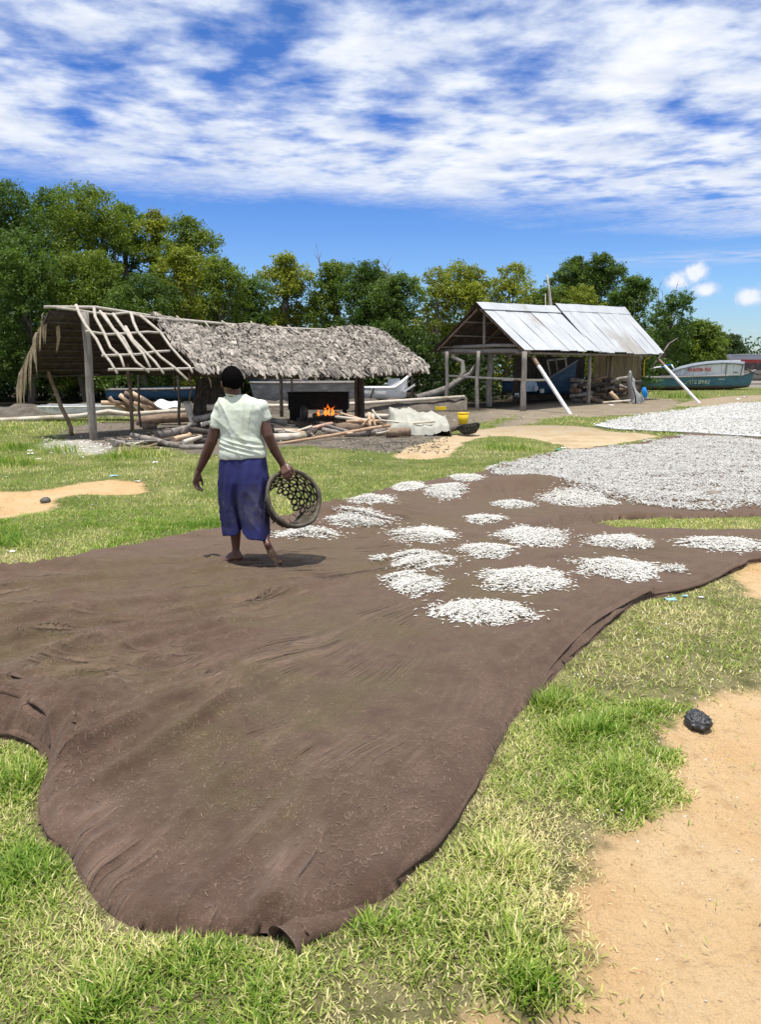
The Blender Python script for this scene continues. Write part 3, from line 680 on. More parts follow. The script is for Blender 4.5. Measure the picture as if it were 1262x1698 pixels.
for i, (px, py, wpx, hpx, lab) in enumerate(PILES):
    rng = np.random.RandomState(300 + i)
    c = P(px, py); a = (P(px + wpx / 2, py) - P(px - wpx / 2, py)).length / 2
    bb = (P(px, py - hpx / 2).y - P(px, py + hpx / 2).y) / 2 * (0.66 if i in (3, 4, 5) else 0.82)
    area = math.pi * a * bb; n = int(area * 7200) + 60
    r = np.sqrt(rng.rand(n)) ** 1.15 * (1 + 0.14 * rng.randn(n)); th = rng.rand(n) * 6.283
    lob = 1 + 0.34 * (fbm(np.cos(th) * 2.1 + 5, np.sin(th) * 2.1 + i * 3.3, 200 + i, 3) - 0.5) * 2; lob = lob * (1 + 0.16 * np.cos(th - rng.choice([0.3, 3.0, 2.8, 0.1]) + rng.uniform(-.5, .5)) ** 3)
    st = rng.rand(n) < 0.09; r = np.where(st, r + rng.rand(n) * 0.35 + .1, r)
    xx = c.x + np.cos(th) * r * a * lob; yy = c.y + np.sin(th) * r * bb * lob
    if i in (14, 16): # trails
        m_ = rng.rand(n) < 0.06; sg = -1 if i == 14 else 1
        xx = np.where(m_, c.x + sg * a * (1 + rng.rand(n) * 0.55), xx); yy = np.where(m_, c.y + rng.randn(n) * 0.04 + 0.02, yy)
    top = np.clip(1 - (r * 1.0) ** 2, 0, 1) * min(0.050, 0.11 * a + 0.01)
    lay = rng.rand(n) ** 0.45
    zz = hsurf(xx, yy) + 0.007 + top * lay
    P0 = np.stack([xx, yy, zz], 1)
    sc = 1.0
    fm = fish_mesh('fish_heap', P0, rng.rand(n) * 6.283, rng.normal(0, 0.28, n) * (r < 1), rng.uniform(0.034, 0.058, n), rng.uniform(0.0055, 0.009, n), rng.uniform(0.72, 1.1, n))
    xo = np.clip(lob, .6, 1.3); ob = link('fish_pile', fm, M_FISH); tag(ob, lab, 'fish pile', 'heaps of small white fish on the brown cloth')
# heaps need a body underneath so that the cloth does not show through: fish lie densely enough for that
SPREAD = gpoly([(812, 792), (850, 774), (930, 757), (990, 749), (1060, 742), (1120, 733), (1150, 728), (1262, 733), (1560, 744), (1560, 850), (1262, 851), (1200, 853), (1150, 856), (1090, 852), (1040, 838), (960, 835), (900, 822), (850, 808)], 2)
def spread(poly, n, seed, L, W, name, mat, label, group=None, base=0.0, dens=0.0, kind='stuff', onh=True):
    rng = np.random.RandomState(seed); pa = np.array(poly); lo = pa.min(0); hi = pa.max(0); hi[0] = min(hi[0], 0.60 * hi[1] + 1)
    xx = rng.uniform(lo[0], hi[0], n * 2); yy = rng.uniform(lo[1], hi[1], n * 2)
    s = sdf(poly, xx, yy) + (fbm(xx * 3, yy * 3, seed, 3) - 0.5) * 0.5
    k = (s > -0.03) & (xx < 0.58 * yy + 0.8) & (rng.rand(n * 2) < 0.45 + 1.4 * sstep(fbm(xx * 2.2, yy * 4, seed + 5, 4), 0.32, 0.55)) & (rng.rand(n * 2) < 0.35 + sstep(s, 0, 0.3))
    xx, yy = xx[k], yy[k]; m_ = len(xx)
    zz = (hsurf(xx, yy) if onh else ground_h(xx, yy)) + base + 0.008 + rng.rand(m_) * 0.028 * (0.5 + fbm(xx * 5, yy * 5, seed + 9, 2))
    me = fish_mesh(name, np.stack([xx, yy, zz], 1), rng.rand(m_) * 6.283, rng.normal(0, 0.3, m_), rng.uniform(0.8, 1.2, m_) * L, rng.uniform(0.8, 1.25, m_) * W, rng.uniform(0.66, 1.05, m_), simple=True)
    ob = link(name, me, mat); tag(ob, label, kind=kind); print(name, m_)
    return ob
M_FISH2 = surf('drying_fish', (0.60, 0.585, 0.545), (0.42, 0.41, 0.37), scale=60, rough=0.5, bump=0, spec=0.5, detail=3, attr='tone')
spread(SPREAD, 92000, 400, 0.050, 0.0125, 'drying_fish', M_FISH2, 'thick layer of small silver fish drying on the far end of the cloth')
# pale sheets farther away, covered with fish
M_SHEET = surf('pale_net', (0.50, 0.50, 0.49), (0.62, 0.62, 0.60), scale=3, rough=0.9, bump=0.4)
def flat_sheet(name, poly, z, mat, label, cat):
    mb = MB(); vs = [Vector((a, b, float(ground_h(np.array(a), np.array(b))) + z)) for a, b in poly]
    n = len(vs); mb.add(vs, [tuple(range(n))][:1] if False else [])
    import mathutils
    bm_v = vs; tri = mathutils.geometry.tessellate_polygon([vs])
    low = [v - Vector((0, 0, 0.02)) for v in vs]
    mb.add(vs + low, [tuple(f) for f in tri] + [(i, (i + 1) % n, (i + 1) % n + n, i + n) for i in range(n)])
    o = mb.build(name, mat); tag(o, label, cat); return o
M_WHITE = surf('white_net', (0.80, 0.80, 0.79), (0.9, 0.9, 0.89), scale=4, rough=0.9, bump=0.3)
flat_sheet('net_sheet', FAR_SHEETS[0], 0.045, M_SHEET, 'pale grey net sheet with fish laid out beyond the brown cloth', 'net sheet')
W1 = gpoly([(1118, 692), (1160, 684), (1200, 677), (1262, 674), (1450, 673), (1450, 678), (1262, 680), (1210, 683), (1190, 688), (1262, 688), (1450, 690), (1450, 698), (1262, 697), (1200, 696), (1140, 696)], 1)
flat_sheet('white_sheet', W1, 0.060, M_WHITE, 'bright white sheet lying folded on the far pale net at the right edge', 'sheet')
spread(FAR_SHEETS[0], 24000, 420, 0.10, 0.035, 'drying_fish', M_FISH2, 'fish drying on the pale net beyond the brown cloth', base=0.045, onh=False)
# ---------------------------------------------------------------- trees
def leafmat(name, c1, c2, tr=0.35):
    m = bpy.data.materials.new(name); m.use_nodes = True; t = NT(m.node_tree); t.n.clear()
    col = t.mix(t.attr('hue'), c1, c2); col = t.mix(1.0, col, t.attr('tone'), 'MULTIPLY')
    b = t.node('ShaderNodeBsdfPrincipled'); t.l.new(col, b.inputs['Base Color']); b.inputs['Roughness'].default_value = 0.5; b.inputs['Specular IOR Level'].default_value = 0.3
    r = t.node('ShaderNodeBsdfTranslucent'); t.l.new(t.mix(1.0, col, (1.1, 1.25, 0.5), 'MULTIPLY'), r.inputs[0])
    mx = t.node('ShaderNodeMixShader'); mx.inputs[0].default_value = tr; t.l.new(b.outputs[0], mx.inputs[1]); t.l.new(r.outputs[0], mx.inputs[2])
    o = t.node('ShaderNodeOutputMaterial'); t.l.new(mx.outputs[0], o.inputs[0]); return m
ML = {'dark': leafmat('mangrove_leaf', (0.075, 0.135, 0.028), (0.125, 0.185, 0.036), 0.42),
      'olive': leafmat('olive_leaf', (0.12, 0.18, 0.026), (0.20, 0.25, 0.038), 0.42),
      'yellow': leafmat('yellow_green_leaf', (0.185, 0.225, 0.025), (0.32, 0.33, 0.035)),
      'shade': leafmat('shaded_undergrowth_leaf', (0.030, 0.055, 0.015), (0.05, 0.08, 0.02)),  # leaf colour darkened for the shade below the crowns
      'far': leafmat('far_leaf', (0.055, 0.095, 0.035), (0.09, 0.135, 0.045))}
M_BARK = surf('bark', (0.14, 0.11, 0.085), (0.25, 0.21, 0.17), scale=5, rough=0.9, bump=0.8, bdist=0.03, stretch=(3, 3, .6))
def leaves(centers, radii, per, size, rng, tone_c, hue_c, origin_up=0.55):
    n = len(centers) * per
    ci = np.repeat(np.arange(len(centers)), per); d = rng.randn(n, 3); d /= np.linalg.norm(d, axis=1)[:, None]
    rr = radii[ci] * (rng.rand(n) ** 0.45) ; pos = centers[ci] + d * rr[:, None] * np.array([1, 1, 0.72])
    nr = d * 0.6 + np.array([0, 0, origin_up]) + rng.randn(n, 3) * 0.55; nr /= np.linalg.norm(nr, axis=1)[:, None]
    a = np.cross(nr, rng.randn(n, 3)); a /= np.linalg.norm(a, axis=1)[:, None]; b = np.cross(nr, a)
    L = (size * rng.uniform(0.7, 1.3, n))[:, None]; W = L * 0.48
    V = np.stack([pos - a * L * .5, pos + b * W * .5 + nr * L * .06, pos + a * L * .5, pos - b * W * .5 + nr * L * .06], 1).reshape(-1, 3)
    q = np.arange(n * 4).reshape(-1, 4)
    tone = np.repeat(np.clip(tone_c[ci] * rng.uniform(0.85, 1.15, n), .3, 1.9), 4); hue = np.repeat(np.clip(hue_c[ci] + rng.normal(0, .15, n), 0, 1), 4)
    return V, q, tone, hue
def make_tree(px, top, halfw, depth, kind, label, seed, cone=0.3, low=0.08, dens=1.0, sparse=False, basepx=None, bare=0, cat='tree'):
    rng = np.random.RandomState(seed)
    T = PD(px, top - 3, depth); H = T.z; Wd = halfw * depth / FPX * 1.5; cx, cy = T.x, depth
    root = thing('mangrove_tree', (cx, cy, 0), label, cat, 'mangrove and bush trees behind the sheds')
    nl = int((9 + 1.6 * (H / Wd) * 1.6) * dens); lobes = []
    for k in range(nl):
        f = (k + rng.rand()) / nl; zc = low + (0.93 - low) * f
        prof = (1 - cone * zc) * math.sqrt(max(0.05, 1 - (max(zc - 0.45, 0) / 0.62) ** 2))
        an = rng.rand() * 6.283; rad = Wd * prof * math.sqrt(rng.rand()) * 0.62
        lr = Wd * rng.uniform(0.44, 0.66) * (1.0 - 0.30 * zc) * (1 - 0.45 * cone * zc)
        lobes.append((cx + math.cos(an) * rad, cy + math.sin(an) * rad * 0.8, min(zc * H, H - lr * 0.75), lr))
    lobes += [(cx, cy, H - Wd * 0.26, Wd * 0.28), (cx + Wd * .3, cy, H - Wd * 0.62, Wd * 0.42), (cx - Wd * .35, cy, H - Wd * 0.72, Wd * 0.44), (cx, cy, H - Wd * 0.9, Wd * .5)]
    C = []; Rr = []; T_ = []; Hu = []
    for (lx, ly, lz, lr) in lobes:
        nc = int(14 + 22 * lr * lr + 14 * lr); d = rng.randn(nc, 3); d /= np.linalg.norm(d, axis=1)[:, None]; d[:, 2] = np.where(d[:, 2] < -0.3, -d[:, 2], d[:, 2])
        c = np.array([lx, ly, lz]) + d * lr * rng.uniform(0.55, 1.08, nc)[:, None] * np.array([1, 1, 0.85]); c[:, 2] = np.maximum(c[:, 2], 0.25)
        C.append(c); Rr.append(rng.uniform(0.18, 0.38, nc) * (0.7 + 0.25 * min(lr, 2))); tl = rng.uniform(0.85, 1.15); T_.append(np.full(nc, tl) * rng.uniform(0.88, 1.12, nc)); Hu.append(np.full(nc, rng.rand()) * .6 + rng.rand(nc) * .4)
    C = np.concatenate(C); Rr = np.concatenate(Rr)
    if sparse:
        k = rng.rand(len(C)) < 0.55; C, Rr = C[k], Rr[k] * 0.9; T_ = [np.concatenate(T_)[k]]; Hu = [np.concatenate(Hu)[k]]
    per = 27 if not sparse else 19
    V, q, tone, hue = leaves(C, Rr, per, 0.122 * (depth / 36) ** 0.7, rng, np.concatenate(T_), np.concatenate(Hu))
    cr = link('crown', np_mesh('crown', V - np.array([cx, cy, 0]), [q], {'tone': tone, 'hue': hue}), ML[kind], parent=root)
    mb = MB(); base = Vector((rng.uniform(-.2, .2), 0, -0.1))
    tr = [base, base + Vector((rng.uniform(-.3, .3), 0, H * .3)), Vector((rng.uniform(-.3, .3), 0, H * .62)), Vector((0, 0, H * 0.86))]
    r0 = 0.05 + 0.018 * H; mb.tube(tr, [r0, r0 * .75, r0 * .5, r0 * .15], 8)
    for (lx, ly, lz, lr) in lobes[::2]:
        s = tr[1].lerp(tr[2], rng.rand() * .9); e = Vector((lx - cx, ly - cy, lz)); mid = s.lerp(e, .5) + Vector((0, 0, -0.1 * lr))
        mb.tube([s, mid, e], [r0 * .4, r0 * .25, r0 * .08], 5)
    o = link('trunk', mb.mesh('trunk'), M_BARK, parent=root)
    for k in range(bare):
        mb = MB(); e = Vector((rng.uniform(-.5, .5) * Wd, rng.uniform(-.3, .3), H * rng.uniform(0.95, 1.10))); s = e * 0.75
        m_ = s.lerp(e, .5) + Vector((rng.uniform(-.2, .2), 0, 0)); mb.tube([s, m_, e], [.03, .02, .006], 4)
        for j in range(4):
            a = m_.lerp(e, rng.rand()); mb.tube([a, a + Vector((rng.uniform(-.5, .5), 0, rng.uniform(.1, .6)))], [.012, .004], 3)
        link('bare_twig', mb.mesh('bare_twig'), M_BARK, parent=root)
    return root
TREES = [
 (15, 303, 80, 33, 'dark', 'tall broad dark tree at the far left edge of the picture'),
 (92, 312, 62, 35, 'dark', 'tall rounded dark tree second from the left, its crown evenly domed'),
 (158, 312, 66, 33, 'olive', 'tall olive green tree whose peak rises above the bare roof frame'),
 (205, 338, 45, 35, 'dark', 'dark tree on the right shoulder of the tall left group'),
 (30, 385, 75, 29, 'dark', 'lower dark bushy tree in front of the leftmost tall tree'),
 (120, 420, 70, 30, 'olive', 'low olive tree directly behind the stripped end of the thatched shelter'),
 (255, 352, 26, 34, 'yellow', 'slim tree with a narrow pointed top beside the tall left group'),
 (310, 362, 52, 33, 'olive', 'bright tree with two peaks right of the tall left group'),
 (300, 408, 42, 29, 'yellow', 'yellow green cone shaped bush tree lit in front of the two peaked tree'),
 (235, 455, 60, 28, 'dark', 'low dark bush tree behind the left end of the thatch'),
 (362, 425, 45, 31, 'olive', 'sloping tree that ends the left group above the thatched roof'),
 (405, 466, 42, 33, 'dark', 'low dark tree in the dip of the skyline behind the woman'),
 (472, 420, 46, 35, 'yellow', 'pointed yellow green tree alone above the middle of the thatch'),
 (552, 432, 52, 35, 'olive', 'rounded tree between the pointed one and the dark green one'),
 (612, 433, 50, 33, 'dark', 'deep green leafy tree above the right end of the thatch'),
 (658, 458, 45, 32, 'dark', 'dark tree at the gap between the two sheds'),
 (722, 446, 42, 37, 'yellow', 'yellowish loose tree just right of the gap between the sheds'),
 (780, 440, 52, 38, 'yellow', 'yellow green tree behind the left gable of the metal roof'),
 (848, 434, 46, 38, 'yellow', 'airy tree with yellow feathery top behind the metal ridge'),
 (905, 478, 46, 40, 'olive', 'low pale tree behind the pole above the metal ridge'),
 (952, 432, 36, 46, 'dark', 'left dome of the pair of dark trees above the metal roof'),
 (1000, 421, 38, 46, 'dark', 'taller right dome of the pair of dark trees above the metal roof'),
 (960, 482, 62, 41, 'yellow', 'low yellow green tree right behind the metal ridge'),
 (1052, 460, 36, 42, 'dark', 'narrow dark tree rising beyond the right end of the metal roof'),
 (1118, 488, 40, 50, 'dark', 'tree with bare twigs beyond the right corner of the metal roof'),
 (1165, 535, 38, 54, 'olive', 'low scrubby tree behind the cabin of the blue boat'),
 (1090, 545, 52, 54, 'dark', 'low dark bush tree behind the bow of the blue boat'),
 (1205, 560, 30, 62, 'far', 'small rounded tree at the start of the far tree line'),
 (-70, 330, 90, 32, 'dark', 'tall dark tree cut off by the left picture border'),
]
for i, (px, top, hw, dp, kind, lab) in enumerate(TREES):
    make_tree(px, top, hw, dp, kind, lab, 500 + i, cone=0.75 if 'pointed' in lab or 'cone' in lab else 0.3, sparse=('airy' in lab or 'twigs' in lab or 'loose' in lab), bare=(5 if 'twigs' in lab else (3 if 'gap between the two' in lab or 'rounded tree between' in lab else 0)))
# dense undergrowth behind the sheds, reads as one mass
rng = np.random.RandomState(9)
def mass(name, x0, x1, y0, y1, hfun, n, rad, per, size, kind, label):
    C = np.stack([rng.uniform(x0, x1, n), rng.uniform(y0, y1, n), rng.rand(n)], 1); C[:, 2] = C[:, 2] * hfun(C[:, 0])
    V, q, tone, hue = leaves(C, rng.uniform(.6, 1.2, n) * rad, per, size, rng, rng.uniform(.7, 1.2, n), rng.rand(n))
    tag(link(name, np_mesh(name, V, [q], {'tone': tone, 'hue': hue}), ML[kind]), label, kind='stuff')
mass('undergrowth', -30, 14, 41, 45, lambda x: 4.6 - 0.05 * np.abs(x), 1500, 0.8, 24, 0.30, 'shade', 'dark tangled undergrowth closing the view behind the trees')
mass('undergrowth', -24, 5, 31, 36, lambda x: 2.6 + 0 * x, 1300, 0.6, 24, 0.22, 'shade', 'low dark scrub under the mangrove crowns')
mass('far_tree_line', 40, 160, 112, 122, lambda x: 4.6 + np.sin(x * .4) * .6, 800, 1.6, 26, 0.6, 'far', 'far line of mangroves across the water')
# ---------------------------------------------------------------- wood and other materials
M_GREY = surf('weathered_wood', (0.20, 0.175, 0.15), (0.34, 0.31, 0.275), scale=7, rough=0.9, bump=0.9, bdist=0.02, stretch=(2.5, 2.5, 0.5))
M_POLE = surf('bleached_pole', (0.38, 0.34, 0.28), (0.54, 0.49, 0.42), scale=9, rough=0.85, bump=0.8, bdist=0.01)
M_DARKW = surf('dark_wood', (0.055, 0.045, 0.038), (0.12, 0.10, 0.08), scale=7, rough=0.9, bump=0.8, bdist=0.02)
M_BROWNW = surf('brown_wood', (0.17, 0.115, 0.075), (0.30, 0.215, 0.15), scale=6, rough=0.85, bump=0.8, bdist=0.02, c3=(0.10, 0.07, 0.05))
M_SPLIT = surf('split_wood', (0.55, 0.36, 0.22), (0.68, 0.52, 0.36), scale=8, rough=0.8, bump=0.9, bdist=0.015, c3=(0.42, 0.22, 0.12))
M_PALE = surf('pale_wood', (0.52, 0.45, 0.35), (0.66, 0.60, 0.50), scale=5, rough=0.85, bump=0.8, bdist=0.015, c3=(0.38, 0.31, 0.22))
M_LOGG = surf('grey_log', (0.19, 0.165, 0.14), (0.36, 0.32, 0.28), scale=6, rough=0.92, bump=1.0, bdist=0.03, c3=(0.11, 0.09, 0.075))
M_THATCH = surf('palm_thatch', (0.235, 0.20, 0.165), (0.40, 0.36, 0.31), scale=14, rough=0.9, bump=0.6, bdist=0.02, attr='tone')
M_OLDLEAF = surf('old_palm_leaf', (0.045, 0.034, 0.025), (0.09, 0.068, 0.048), scale=9, rough=0.9, bump=0.7, bdist=0.02)
M_FROND = surf('dry_frond', (0.30, 0.23, 0.14), (0.46, 0.37, 0.25), scale=12, rough=0.85, bump=0.4, bdist=0.01)
M_TIN = surf('galvanised_tin', (0.44, 0.455, 0.47), (0.53, 0.545, 0.555), scale=1.6, rough=0.5, bump=0.1, bdist=0.01, spec=0.5, stretch=(1, 1, .4), c3=(0.36, 0.34, 0.31))
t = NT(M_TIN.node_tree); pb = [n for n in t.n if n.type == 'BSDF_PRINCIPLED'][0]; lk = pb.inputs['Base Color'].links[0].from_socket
gm = t.node('ShaderNodeNewGeometry'); under_dark = t.mix(t.smooth(t.noise(gm.outputs['Position'], 3, 5, .6), .4, .6), (0.05, 0.036, 0.028), (0.10, 0.075, 0.06))
t.l.new(t.mix(gm.outputs['Backfacing'], lk, under_dark), pb.inputs['Base Color'])   # underside shade put in as dark brown, against bounced light
M_WHITEP = surf('white_paint', (0.66, 0.65, 0.62), (0.80, 0.79, 0.77), scale=5, rough=0.7, bump=0.4, bdist=0.01)
M_BLACK = surf('sooty_metal', (0.012, 0.012, 0.013), (0.03, 0.028, 0.027), scale=5, rough=0.75, bump=0.5)
def wob(a, b, n, amp, seed):
    rng = np.random.RandomState(seed); a = Vector(a); b = Vector(b); out = []
    ph = rng.rand(6) * 6.28
    t = (b - a).normalized(); s = t.cross(Vector((0.3, 0.2, 1))).normalized(); u = t.cross(s)
    for i in range(n):
        f = i / (n - 1); e = math.sin(f * math.pi) ** 0.5
        out.append(a.lerp(b, f) + (s * (math.sin(f * 5 + ph[0]) * .6 + math.sin(f * 11 + ph[1]) * .4) + u * (math.sin(f * 6 + ph[2]) * .5 + math.sin(f * 13 + ph[3]) * .3)) * amp * (0.3 + 0.7 * e))
    return out

# ---------------------------------------------------------------- thatched shelter
HL = Vector((-6.05, 16.0, 0)); HA = Vector((0.70, 0.714, 0)).normalized(); HN = Vector((0.714, -0.70, 0)).normalized()
RZ, EZ, RUN = 2.62, 1.40, 1.75
def slope(t, u, side=1, lift=0.0):
    """u 0 ridge .. 1 eave; side +1 front, -1 back"""
    sag = 0.10 * math.sin(max(0, min(1, (t - 1.5) / 7.3)) * math.pi) * u
    p = HL + HA * t + HN * ((RUN if side > 0 else 1.5) * u * side); rz_ = RZ - 0.26 * float(sstep(np.array(t), 1.0, 3.0)) + 0.08 * float(sstep(np.array(t), 6.0, 8.8)); p.z = rz_ + (EZ - rz_) * u - sag + 0.04 * math.sin(t * 1.9) * (1 - u) + lift
    return p
hut = thing('thatched_shelter', tuple(HL + HA * 4 + Vector((0, 0, 0))), 'long open shelter with shaggy grey palm thatch, its left end stripped to bare rafters', 'shelter')
nrm = (HN * (RZ - EZ) + Vector((0, 0, 1)) * RUN).normalized()
pl0 = HL + Vector((0, 0, RZ + 0.04))
def RP(px, py):
    r = RAY(px, py); o = Vector((0, 0, EYE)); t_ = (pl0 - o).dot(nrm) / r.dot(nrm); return o + r * t_
# front thatch: base layer and thousands of leaf ends
T0, T1 = 1.62, 8.6
rng = np.random.RandomState(77)
mb = MB(); grid = [[slope(T0 + (T1 - T0) * i / 24 + 0.1 * (j == 6) * 0, j / 8, 1, 0.0) for j in range(9)] for i in range(25)]
mb.sheet(grid, 0.10); put(link('thatch_base', mb.mesh('thatch_base'), M_OLDLEAF), hut)
def thatch(side, t0, t1, rows, per, seed, lo=0.0, hi=1.05, wid=0.06, ln=0.42):
    rng = np.random.RandomState(seed); V = []; tone = []
    for r_ in range(rows):
        u0 = lo + (hi - lo) * r_ / rows
        rowtone = rng.uniform(0.85, 1.1)
        for k in range(per):
            t = t0 + (t1 - t0) * rng.rand() + 0.10 * (rng.rand() - .5); u = u0 + rng.uniform(-.03, .03)
            clump = float(vn(t * 3.2, u * 9, 500 + side)); lf = 0.03 + 0.07 * clump + 0.03 * rng.rand()
            L = ln * rng.uniform(0.55, 1.15) / 2.13; w = wid * rng.uniform(0.5, 1.5) / 2
            a = slope(t, u, side, lf); b = slope(t + rng.normal(0, 0.04), min(u + L * .55, 1.14), side, lf + rng.uniform(0.0, 0.06)); c = slope(t + rng.normal(0, .06), min(u + L, 1.16), side, lf - rng.uniform(0.0, 0.08))
            A = HA * w; tw = Vector((0, 0, rng.uniform(-.03, .03)))
            V += [a - A, a + A, b + A * 1.1 + tw, b - A * 1.1 - tw, c + A * .6 + tw, c - A * .6 - tw]
            tone += [rowtone * rng.choice([0.35, 0.6, 0.85, 1.1, 1.35], p=[.16, .22, .28, .24, .10]) * (0.8 + 0.4 * clump)] * 6
    n = len(V) // 6; b0 = np.arange(n)[:, None] * 6
    F = np.concatenate([b0 + np.array([[0, 1, 2, 3]]), b0 + np.array([[3, 2, 4, 5]])])
    return np_mesh('thatch', np.array([tuple(v) for v in V]), [F], {'tone': np.array(tone)})
o = link('thatch', thatch(1, T0 - 0.05, T1 + 0.05, 36, 300, 5, wid=0.085, ln=0.27, hi=0.97), M_THATCH); put(o, hut); o['kind'] = 'stuff'
# back roof: dark old leaf mats seen from below, a few battens
mb = MB(); mb.sheet([[slope(-0.68 + (T1 + 0.68) * i / 26, j / 6, -1, 0.0) + Vector((0, 0, 0.02 * math.sin(i * 2.1 + j))) for j in range(7)] for i in range(27)], 0.08)
put(link('back_thatch', mb.mesh('back_thatch'), M_OLDLEAF), hut)
for k in range(9):
    u = 0.08 + k * 0.115; mb = MB(); mb.tube(wob(slope(-0.66, u, -1, -0.11), slope(8.7, u, -1, -0.11), 9, 0.03, 50 + k), 0.018, 5)
    put(link('batten', mb.mesh('batten'), M_DARKW), hut)
# ridge pole and poking sticks
mb = MB(); mb.tube([slope(-0.75, 0, 1, .07), slope(0.3, 0, 1, .05), slope(2, 0, 1, .06), slope(4.5, 0, 1, 0.03), slope(8.8, 0, 1, .02)], [0.03, .035, .035, .035, .03], 7)
put(link('ridge_pole', mb.mesh('ridge_pole'), M_POLE), hut)
for k, t in enumerate([2.3, 2.9, 3.5, 4.2, 4.95, 5.4, 7.0, 7.15, 7.5]):
    rg = random.Random(k); a = slope(t, 0.13, 1, 0.09); b = slope(t - rg.uniform(.02, .2), 0.03, 1, 0.12 + rg.uniform(0.03, .09))
    mb = MB(); mb.tube([a, b], [0.028, 0.018], 5); put(link('stick', mb.mesh('stick'), M_POLE if k < 6 else M_DARKW), hut)
z1 = lambda x_, y_: RP(x_ / 3.506, 480 + y_ / 3.506)
RAFT = [[(440, 100), (460, 150), (495, 215), (560, 300), (600, 380), (640, 430), (680, 497)], [(545, 118), (552, 170), (600, 255), (640, 345), (700, 400), (720, 458)],
        [(580, 135), (640, 215), (700, 295), (745, 365), (790, 430), (865, 490)], [(655, 150), (720, 240), (775, 320), (830, 380), (872, 462)], [(728, 225), (770, 300), (830, 360), (900, 430), (950, 497)],
        [(760, 145), (775, 200), (800, 255), (880, 345), (930, 400), (1010, 460), (1090, 535)], [(815, 160), (930, 255), (990, 340), (1060, 420), (1100, 455), (1118, 492)], [(600, 150), (655, 235), (715, 290), (772, 392)]]
for k, r_ in enumerate(RAFT):
    mb = MB(); pts = [z1(*q) + Vector((0, 0, 0.03)) for q in r_]; mb.tube(pts, [0.034 - 0.012 * i / len(pts) for i in range(len(pts))], 6)
    put(link('rafter', mb.mesh('rafter'), M_POLE), hut)
for r_ in [[(495, 242), (620, 262), (740, 256), (860, 247), (960, 256)], [(590, 385), (680, 382), (800, 378), (900, 362), (985, 358)], [(628, 466), (740, 464), (900, 466), (1000, 462), (1180, 458)], [(325, 106), (440, 120), (530, 134), (640, 146), (740, 136), (830, 158), (1060, 184)]]:
    mb = MB(); mb.tube([z1(*q) for q in r_], 0.026, 6); put(link('purlin', mb.mesh('purlin'), M_POLE), hut)
# posts
def post(px, py, top, r, mat, seed, lean=(0, 0), amp=0.03, r2=None, parent=None, name='post'):
    b = P(px, py); b.z = -0.05; mb = MB(); pts = wob(b, b + Vector((lean[0], lean[1], top + .05)), 8, amp, seed)
    mb.tube(pts, [r + (((r2 or r * .85) - r) * i / 7) for i in range(8)], 8); put(link(name, mb.mesh(name), mat), parent or hut)
post(155, 731, 2.58, 0.088, M_GREY, 1, (0.0, 0), 0.02, 0.082)
post(119, 723, 1.55, 0.05, M_BROWNW, 2, (-0.42, 0), 0.07)
post(219, 716, 1.55, 0.048, M_BROWNW, 3)
post(233, 709, 1.55, 0.032, M_DARKW, 4)
post(298, 706, 1.6, 0.038, M_DARKW, 5)
post(190, 668, 1.2, 0.05, M_GREY, 6)
post(467, 692, 1.75, 0.055, M_DARKW, 7, amp=.01)
post(485, 684, 1.7, 0.04, M_DARKW, 8, amp=.01)
post(591, 697, 1.55, 0.05, M_BROWNW, 9, amp=.015)
post(599, 697, 1.75, 0.10, M_DARKW, 10, amp=.01)
post(683, 672, 1.6, 0.045, M_DARKW, 11, amp=.015)
post(545, 668, 1.7, 0.05, M_GREY, 12, amp=.01)
for k, (a, b_, c, d_) in enumerate([(288, 618, 290, 648), (313, 618, 318, 645), (318, 645, 311, 676)]):
    mb = MB(); mb.tube(wob(PD(a, b_, 17.5), PD(c, d_, 17.5), 4, .02, k), 0.02, 5); put(link('brace', mb.mesh('brace'), M_BROWNW), hut)
# hanging fronds at the open left end
rng = np.random.RandomState(4)
for k in range(30):
    f = k / 29; u = 0.05 + 0.95 * f; a = slope(-0.62, u * 0.95, -1, 0.02); a = a - HA * rng.uniform(0, .12)
    L = 0.35 + 0.75 * f * rng.uniform(.5, 1.1); dirv = (-HA * rng.uniform(0.1, 0.35) - HN * rng.uniform(0.1, 0.4) * (0.3 + f)); drop = Vector((0, 0, -1))
    p1 = a + dirv * L * .35 + drop * L * .22; p2 = p1 + dirv * L * .22 + drop * L * .42; p3 = p2 + dirv * L * 0.08 + drop * L * .5
    w_ = rng.uniform(.018, .04); sd_ = (HA * rng.uniform(-1, 1) + HN).normalized() * w_
    mb = MB(); mb.add([a - sd_ * .5, a + sd_ * .5, p1 + sd_, p1 - sd_, p2 + sd_ * .9, p2 - sd_ * .9, p3, a + Vector((0, 0, .01)), p1 + Vector((0, 0, .03)), p2 + Vector((.02, 0, .02))], [(0, 7, 8, 3), (7, 1, 2, 8), (3, 8, 9, 5), (8, 2, 4, 9), (5, 9, 6), (9, 4, 6)])
    put(link('palm_leaf', mb.mesh('palm_leaf'), M_FROND), hut)
